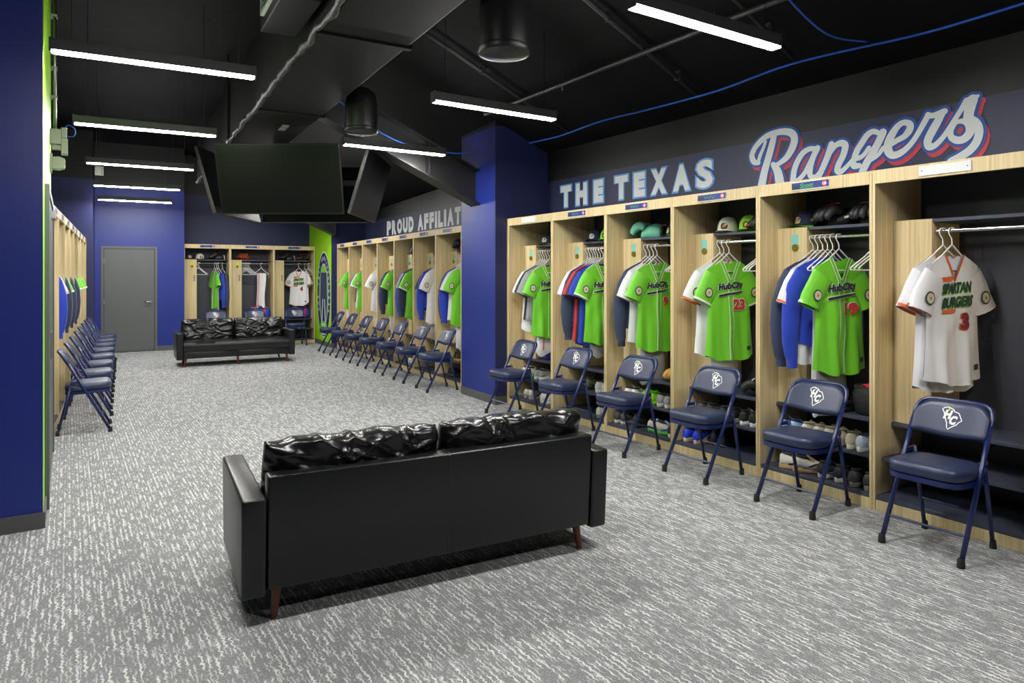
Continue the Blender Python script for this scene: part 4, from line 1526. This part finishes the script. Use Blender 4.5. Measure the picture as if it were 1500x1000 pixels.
sn = lambda i: '%s locker from blue pillar' % ORD[i]
pair(NEAR[0], sn(0), 'white trainer with green accents on the upper shoe shelf', .18, .13, Z2, WHT, LIMEC, WHT, stripe=LIMEC)
pair(NEAR[0], sn(0), 'grey canvas trainer on the upper shoe shelf', .44, .13, Z2, GRY, WHT, GRY)
pair(NEAR[0], sn(0), 'tan and white cleat on the bottom shelf', .30, .08, Z1, OFFW, TAN, TAN, stripe=BLK)
pair(NEAR[0], sn(0), 'plain white trainer on the bottom shelf', .66, .06, Z1, WHT, WHT, WHT)
pair(NEAR[1], sn(1), 'olive green trainer on the upper shoe shelf', .36, .15, Z2, (88, 96, 62), BLK, (88, 96, 62))
pair(NEAR[1], sn(1), 'pale grey cleat on the upper shoe shelf', .66, .13, Z2, (208, 210, 212), WHT, WHT)
pair(NEAR[1], sn(1), 'white trainer on the bottom shelf', .76, .06, Z1, WHT, GRY, WHT)
pair(NEAR[1], sn(1), 'white and orange trainer on the upper shoe shelf', .845, .15, Z2, WHT, (230, 130, 60), WHT, both=False)
pair(NEAR[2], sn(2), 'white trainer on the upper shoe shelf', .21, .12, Z2, WHT, WHT, WHT)
pair(NEAR[2], sn(2), 'neon lime trainer on the upper shoe shelf', .46, .12, Z2, LIMEC, LIMEC, (90, 200, 40), inner=(70, 160, 30))
pair(NEAR[2], sn(2), 'grey cleat with pale sole on the upper shoe shelf', .67, .11, Z2, GRY, (206, 200, 190), DKG)
pair(NEAR[2], sn(2), 'charcoal trainer with white sole on the bottom shelf', .13, .06, Z1, DKG, WHT, BLK)
pair(NEAR[2], sn(2), 'black slide shoe on the bottom shelf', .35, .06, Z1, BLK, BLK, BLK, both=False)
pair(NEAR[2], sn(2), 'pale multicoloured running shoe on the bottom shelf', .58, .08, Z1, (214, 206, 190), (96, 190, 80), (150, 190, 220), stripe=(30, 90, 180), ang=-70, gap=.1)
pair(NEAR[2], sn(2), 'navy and white trainer on the bottom shelf', .82, .05, Z1, (44, 50, 70), WHT, WHT, both=False)
pair(NEAR[3], sn(3), 'black and white running shoe on the upper shoe shelf', .26, .11, Z2, DKG, WHT, BLK, stripe=WHT)
pair(NEAR[3], sn(3), 'black cleat on the upper shoe shelf', .50, .11, Z2, BLK, WHT, DKG)
pair(NEAR[3], sn(3), 'black trainer with white waves on the upper shoe shelf', .71, .11, Z2, BLK, (235, 235, 235), WHT, stripe=(240, 240, 240))
pair(NEAR[3], sn(3), 'royal blue running shoe with pale sole on the bottom shelf', .15, .06, Z1, BLU, (214, 190, 170), (20, 40, 140), gap=.12)
pair(NEAR[3], sn(3), 'dark trainer at the back of the bottom shelf', .36, .16, Z1, (40, 46, 60), BLK, BLK)
pair(NEAR[4], sn(4), 'light blue trainer by the side on upper shelf', .16, .12, Z2, LBL, LBL, (90, 140, 210), gap=.1)
pair(NEAR[4], sn(4), 'cream cleat with long laces on the upper shoe shelf', .37, .11, Z2, OFFW, OFFW, OFFW, inner=(150, 145, 130))
pair(NEAR[4], sn(4), 'worn cream trainer on the upper shoe shelf', .545, .11, Z2, (196, 194, 180), OFFW, (190, 186, 170), gap=.088, inner=(140, 136, 120))
pair(NEAR[4], sn(4), 'tan suede trainer on the upper shoe shelf', .68, .10, Z2, TAN, OFFW, TAN, both=False, inner=(110, 104, 90))
pair(NEAR[4], sn(4), 'blue and white trainer by the divider on upper shelf', .81, .09, Z2, (190, 204, 222), WHT, (60, 130, 200), gap=.1)
pair(NEAR[4], sn(4), 'white leather cleat with tan laces on the bottom shelf', .22, .05, Z1, (220, 216, 206), (196, 160, 120), (200, 165, 120), ang=-52, gap=.12, stripe=BLK)
pair(NEAR[4], sn(4), 'black cleat with white studs on the bottom shelf', .55, .05, Z1, BLK, (200, 198, 190), BLK, ang=-20, gap=.13)
pair(NEAR[4], sn(4), 'dark grey trainer on the bottom shelf', .79, .04, Z1, (56, 56, 58), (120, 116, 110), DKG, gap=.11)
sfl = lambda i: '%s locker from green panel' % ORD[i]
pair(FAR[6], sfl(6), 'yellow and black cleat on the upper shoe shelf', .50, .1, Z2, (60, 56, 20), (190, 160, 40), (210, 180, 30), gap=.1)
pair(FAR[6], sfl(6), 'black trainer on the bottom shelf', .40, .05, Z1, BLK, DKG, BLK)
pair(FAR[3], sfl(3), 'white trainer on the upper shoe shelf', .40, .1, Z2, WHT, WHT, WHT)
pair(FAR[4], sfl(4), 'white trainer on the bottom shelf', .62, .05, Z1, WHT, GRY, WHT)
pair(FAR[2], sfl(2), 'grey trainer on the upper shoe shelf', .40, .1, Z2, GRY, WHT, GRY)
pair(FAR[1], sfl(1), 'white trainer on the upper shoe shelf', .40, .1, Z2, WHT, GRY, GRY)
pair(BACK[2], 'back locker by green panel', 'bright blue trainer on the shoe shelf', .66, .12, Z2, (30, 120, 220), WHT, WHT)

# ================================================================== CAPS, GLOVES, BAGS
CAPS = {}


def cap(loc, rz, label, crown, brim, logo, back=None, s=1.0):
    t = thing('baseball_hat', label, 'hat', loc, rz, 'caps on the hat shelves')
    t.scale = (s * 1.06, s * 1.06, s * 1.1)
    cm = mat('cap_%d_%d_%d' % crown, crown, .8)
    bm_ = mat('cap_%d_%d_%d' % brim, brim, .8)
    g = G()
    rs = []
    for k in range(8):
        q = k / 7
        r = cos(q * pi / 2 * .97) ** .62
        rs.append([(.085 * r * cos(a), .1 * r * sin(a) * (1 if sin(a) > 0 else .96), .012 + .118 * sin(q * pi / 2)) for a in [2 * pi * i / 18 for i in range(18)]])
    g.rings(rs)
    g.build('crown', cm, t, smooth=True)
    if back:
        h = G()
        rs = []
        for k in range(8):
            q = k / 7
            r = cos(q * pi / 2 * .97) ** .62
            rs.append([(.087 * r * cos(a), .102 * r * sin(a), .0125 + .119 * sin(q * pi / 2)) for a in [pi * i / 9 for i in range(10)]])
        vs = [p for r in rs for p in r]
        h.add(vs, [(i * 10 + k, i * 10 + k + 1, (i + 1) * 10 + k + 1, (i + 1) * 10 + k) for i in range(7) for k in range(9)])
        h.build('back_panels', mat('cap_%d_%d_%d' % back, back, .8), t, smooth=True)

    def bf(dz):
        def f(a, b):
            an = pi + pi * (.06 + .88 * a)
            r0 = Vector((.084 * cos(an), .096 * sin(an), .012))
            ext = .072 * sin(pi * a) ** .6 * b
            return (r0.x * (1 + .1 * b * sin(pi * a)), r0.y - ext, .012 - .012 * b * (1 - abs(2 * a - 1)) * 0 - .010 * (2 * a - 1) ** 2 * b + dz + .004)
        return f
    g = G().grid(14, 4, bf(0)).grid(14, 4, bf(-.004))
    g.build('brim', bm_, t, smooth=True)
    G().lathe([(.0, .128), (.008, .129), (.006, .135), (0, .136)], 8).build('button', cm, t, smooth=True)
    if logo:
        f = lambda of: (lambda a, b: (a, -(.096 * sqrt(max(.05, 1 - (a / .085) ** 2)) * (1 - 1.2 * max(0, b - .03) ** 1.0 * 2.2) + of), b))
        G().add([f(.004)(a, b) for a, b in ((-.028, .035), (-.005, .03), (.026, .034), (.03, .06), (.012, .078), (-.018, .08), (-.03, .066))], [tuple(range(7))]).build('front_badge', mat('badge_%d_%d_%d' % logo[0], logo[0], .6), t)
        G().add([f(.007)(a, b) for a, b in ((-.014, .042), (.014, .046), (.018, .062), (-.010, .068))], [(0, 1, 2, 3)]).build('badge_center', mat('badge_%d_%d_%d' % logo[1], logo[1], .6), t)
    return t


def glove(loc, rz, label, c1, c2, c3, s=1.0, lean=0):
    "baseball glove lying palm down, fingers toward -x, back of hand up"
    t = thing('baseball_glove', label, 'glove', loc, rz, 'gloves on the hat shelves')
    t.scale = (s, s, s * 1.35)
    m1 = mat('glove_%d_%d_%d' % c1, c1, .5, bump=.2, bump_scale=120)
    m2 = mat('glove_%d_%d_%d' % c2, c2, .5)
    m3 = mat('glove_%d_%d_%d' % c3, c3, .6)
    g = G()
    rs = []
    for q in [k / 7 for k in range(8)]:
        x = .12 - .2 * q
        wy = .075 + .035 * sin(pi * min(1, q * 1.1))
        h = .05 + .045 * sin(pi * (q * .8 + .15))
        rs.append([(x, wy * cos(a), max(.0, h * (.35 + .65 * sin(a)))) for a in [2 * pi * i / 14 for i in range(14)]])
    g.rings(rs)
    g.build('palm', m1, t, smooth=True, sharp=70)
    for k, (y, l) in enumerate(((-.085, .11), (-.04, .135), (.005, .14), (.05, .125))):
        pts = [(-.05, y * .8, .07), (-.09, y, .082), (-.05 - l * .8, y * 1.08, .062), (-.05 - l, y * 1.1, .03)]
        f = G().tube(spline(pts, 3), [.024, .026, .027, .027, .027, .026, .025, .024, .022, .016], 8).build('finger', m1, t, smooth=True)
        G().tube([(-.05 - l * .25, y - .018, .108), (-.05 - l * .3, y + .018, .108)], .004, 5).build('lacing', m3, f)
    G().tube(spline([(.02, .09, .05), (-.04, .125, .06), (-.1, .135, .05), (-.15, .12, .028)], 3), [.028, .03, .03, .03, .029, .028, .026, .024, .022, .016], 8).build('thumb', m1, t, smooth=True)
    for k in range(4):
        G().tube([(-.09 - .025 * k, .06, .06 - .006 * k), (-.1 - .024 * k, .115, .055 - .006 * k)], .007, 6).build('webbing', m2, t, smooth=True)
    G().rings([[(.1 + dx, .08 * cos(a) * sc, .03 + .05 * max(-.55, sin(a)) * sc) for a in [2 * pi * i / 14 for i in range(14)]] for dx, sc in ((0, .95), (.012, 1.05), (.03, 1.0), (.034, .85))]).build('wrist_strap', m2, t, smooth=True)
    G().box(.104, .136, -.03, .03, .075, .082).build('wrist_label', m3, t)
    return t


NV, LIMEC2 = (34, 42, 70), (130, 215, 30)
cap(NEAR[0].at(.36, .36, ZT), NEAR[0].rz + .3, 'navy cap with lime brim, first locker from blue pillar', NV, LIMEC2, ((200, 205, 205), (160, 120, 60)))
cap(NEAR[1].at(.34, .36, ZT), NEAR[1].rz + .3, 'navy cap with pale badge, second locker from blue pillar', NV, NV, ((190, 200, 205), (170, 130, 60)))
cap(NEAR[1].at(.54, .36, ZT), NEAR[1].rz + .4, 'lime green cap, second locker from blue pillar', LIMEC2, LIMEC2, ((34, 42, 70), (130, 215, 30)))
cap(NEAR[2].at(.62, .37, ZT), NEAR[2].rz - .5, 'navy cap with lime brim, third locker from blue pillar', NV, LIMEC2, ((210, 215, 215), (200, 180, 60)))
cap(NEAR[3].at(.32, .36, ZT), NEAR[3].rz + .35, 'cream and navy cap, fourth locker from blue pillar', (222, 218, 204), (222, 218, 204), ((30, 36, 48), (200, 110, 50)), back=(40, 50, 96))
cap(NEAR[3].at(.545, .37, ZT), NEAR[3].rz + .35, 'lime green cap with dark badge, fourth locker from blue pillar', (150, 215, 60), (150, 215, 60), ((34, 42, 50), (200, 215, 40)))
cap(NEAR[4].at(.19, .37, ZT), NEAR[4].rz - .35, 'navy cap with lime brim, fifth locker from blue pillar', NV, LIMEC2, ((200, 190, 160), (200, 140, 60)))
MINT, PINK, BLKG, BRN, REDG = (120, 205, 176), (215, 70, 120), (34, 34, 38), (196, 140, 40), (190, 40, 46)
glove(NEAR[2].at(.30, .37, ZT), NEAR[2].rz + .25, 'mint green baseball glove, third locker from blue pillar', MINT, BLKG, PINK, 1.15)
glove(NEAR[3].at(.745, .38, ZT), NEAR[3].rz + 1.45, 'black and red baseball glove, fourth locker from blue pillar', BLKG, REDG, REDG, .95)
glove(NEAR[4].at(.475, .38, ZT), NEAR[4].rz + 1.0, 'black glove with tan webbing, fifth locker from blue pillar', BLKG, BRN, REDG, 1.1)
glove(NEAR[4].at(.735, .38, ZT), NEAR[4].rz + 1.3, 'black glove with pink stitching, fifth locker from blue pillar', (40, 42, 48), (200, 190, 170), PINK, 1.05)
glove(NEAR[2].at(.68, .35, Z3), NEAR[2].rz + 1.0, 'tan leather baseball glove on mid shelf, third locker from blue pillar', (196, 150, 60), (150, 100, 40), (120, 80, 30), .85)
glove(NEAR[3].at(.72, .33, Z3), NEAR[3].rz + .4, 'black and red batting glove pile, fourth locker from blue pillar', BLKG, REDG, (220, 220, 220), .95)
glove(FAR[4].at(.36, .36, ZT), FAR[4].rz + .3, 'grey and red glove, fifth locker from green panel', (110, 120, 130), REDG, (210, 210, 210))
glove(FAR[6].at(.36, .36, ZT), FAR[6].rz + .3, 'black baseball glove, seventh locker from green panel', BLKG, BLKG, (120, 120, 120), 1.2)
cap(FAR[0].at(.4, .36, ZT), FAR[0].rz + .3, 'lime green cap, first locker from green panel', LIMEC2, LIMEC2, None)
cap(BACK[0].at(.13, .37, ZT), BACK[0].rz + .1, 'navy cap with lime brim, back locker nearest the grey door', NV, LIMEC2, ((200, 190, 150), (160, 120, 60)))
cap(BACK[0].at(.345, .36, ZT), BACK[0].rz + .2, 'cream cap with purple brim, back locker nearest the grey door', (214, 210, 196), (54, 40, 90), ((30, 30, 40), (200, 110, 50)))
glove(BACK[0].at(.72, .36, ZT), BACK[0].rz + .2, 'black and white glove, back locker nearest the grey door', BLKG, (220, 220, 220), (200, 200, 200))
glove(BACK[1].at(.36, .36, ZT), BACK[1].rz + 1.0, 'reddish brown glove, middle locker behind the sofa', (150, 60, 40), (110, 40, 30), (190, 120, 60))
glove(BACK[2].at(.40, .36, ZT), BACK[2].rz + .2, 'black and silver glove, back locker by green panel', BLKG, (190, 190, 190), (210, 210, 210))
glove(BACK[2].at(.74, .36, ZT), BACK[2].rz + 1.3, 'black and red glove, back locker by green panel', BLKG, REDG, REDG)


def duffel(loc, rz, label, s=1.0, c1=(28, 62, 170), c2=(205, 40, 66)):
    t = thing('duffel_bag', label, 'bag', loc, rz, 'duffel bags')
    t.scale = (s, s, s)
    m1 = mat('bag_%d_%d_%d' % c1, c1, .6, bump=.2, bump_scale=40)
    m2 = mat('bag_%d_%d_%d' % c2, c2, .6)
    rs = []

    def ring(x, gr):
        return [(x + .006 * sin(3 * a + x * 9), .14 * gr * math.copysign(abs(cos(a)) ** .7, cos(a)), .15 + .15 * gr * math.copysign(abs(sin(a)) ** .75, sin(a)) - (1 - gr) * .12 + .006 * sin(5 * a + x * 20)) for a in [2 * pi * i / 20 for i in range(20)]]
    xs = (-.24, -.235, -.19, -.1, 0, .1, .19, .235, .24)
    gs = (.6, .85, .97, 1, .98, 1, .97, .85, .6)
    G().rings([ring(x, gq) for x, gq in zip(xs, gs)]).build('body', m1, t, smooth=True, sharp=70)
    for x in (-.11, .11):
        G().rings([ring(x - .02, 1.02), ring(x + .02, 1.02)], cap=False).build('band', m2, t, smooth=True)
        pts = [(x, -.1, .26), (x * .9, -.12, .33), (x * .5, -.1, .36), (0, -.09, .365)]
    for y in (-.07, .07):
        G().tube(spline([(-.11, y, .285), (-.1, y * 1.2, .33), (-.04, y * 1.3, .355), (.04, y * 1.3, .355), (.1, y * 1.2, .33), (.11, y, .285)], 4), .009, 6).build('handle', m2, t, smooth=True)
    G().tube([(-.2, 0, .303), (.2, 0, .303)], .006, 5).build('zip', mat('zip_white', (215, 215, 215), .5), t)
    return t


duffel(BACK[1].at(.68, .36, Z3), BACK[1].rz - .1, 'royal blue duffel bag with red straps, middle locker behind the sofa', .92)
duffel(BACK[2].at(.66, .37, Z3), BACK[2].rz + .1, 'royal blue duffel bag with red straps, back locker by green panel', .88)
duffel(FAR[4].at(.50, .32, Z2), FAR[4].rz + pi / 2, 'blue duffel bag with red straps, fifth locker from green panel', .62)


def soft_bag(loc, rz, label, c, peek):
    t = thing('tote_bag', label, 'bag', loc, rz)
    m = mat('tote_%d_%d_%d' % c, c, .55, bump=.3, bump_scale=25)
    rs = []
    for z, gr in ((0, .82), (.01, .92), (.07, 1), (.14, 1.02), (.19, .97), (.2, .95)):
        rs.append([(x + .006 * sin(z * 60 + x * 30), y, z) for x, y in rounded(.14 * gr, .11 * gr, 0, 0, 24, 3.2)])
    g = G().rings(rs)
    g.build('shell', m, t, smooth=True, sharp=60)
    G().tube([(x, y, .2) for x, y in rounded(.134, .105, 0, 0, 24, 3.2)], .007, 6, closed=True).build('rim', m, t, smooth=True)
    G().grid(6, 6, lambda a, b: ((a - .5) * .16, (b - .5) * .13, .2 + .04 * sin(pi * a) * sin(pi * b) + .012 * sin(a * 9 + b * 5))).build('cloth', mat('peek_%d_%d_%d' % peek, peek, .7), t, smooth=True)
    return t


soft_bag(NEAR[4].at(.735, .36, Z3), NEAR[4].rz, 'black open bag with red cloth inside, fifth locker from blue pillar', (40, 40, 44), (215, 40, 70))
pair(NEAR[4], sn(4), 'black slide shoe with white stripe on the mid shelf', .53, .22, Z3, BLK, BLK, BLK, both=False, stripe=WHT)
t = thing('folded_towel', 'bright blue folded towel on the mid shelf, first locker from blue pillar', 'towel', NEAR[0].at(.46, .36, Z3), NEAR[0].rz)
for k in range(3):
    G().grid(12, 8, lambda a, b: ((a - .5) * (.24 - .02 * k), (b - .5) * (.2 - .02 * k), .006 + .022 * k + .012 * sin(a * 7 + k) * sin(b * 6 + k) + .014)).grid(12, 8, lambda a, b: ((a - .5) * (.24 - .02 * k), (b - .5) * (.2 - .02 * k), .001 + .02 * k)).build('fold', F_BLUE, t, smooth=True)
print('objects', len(bpy.data.objects))
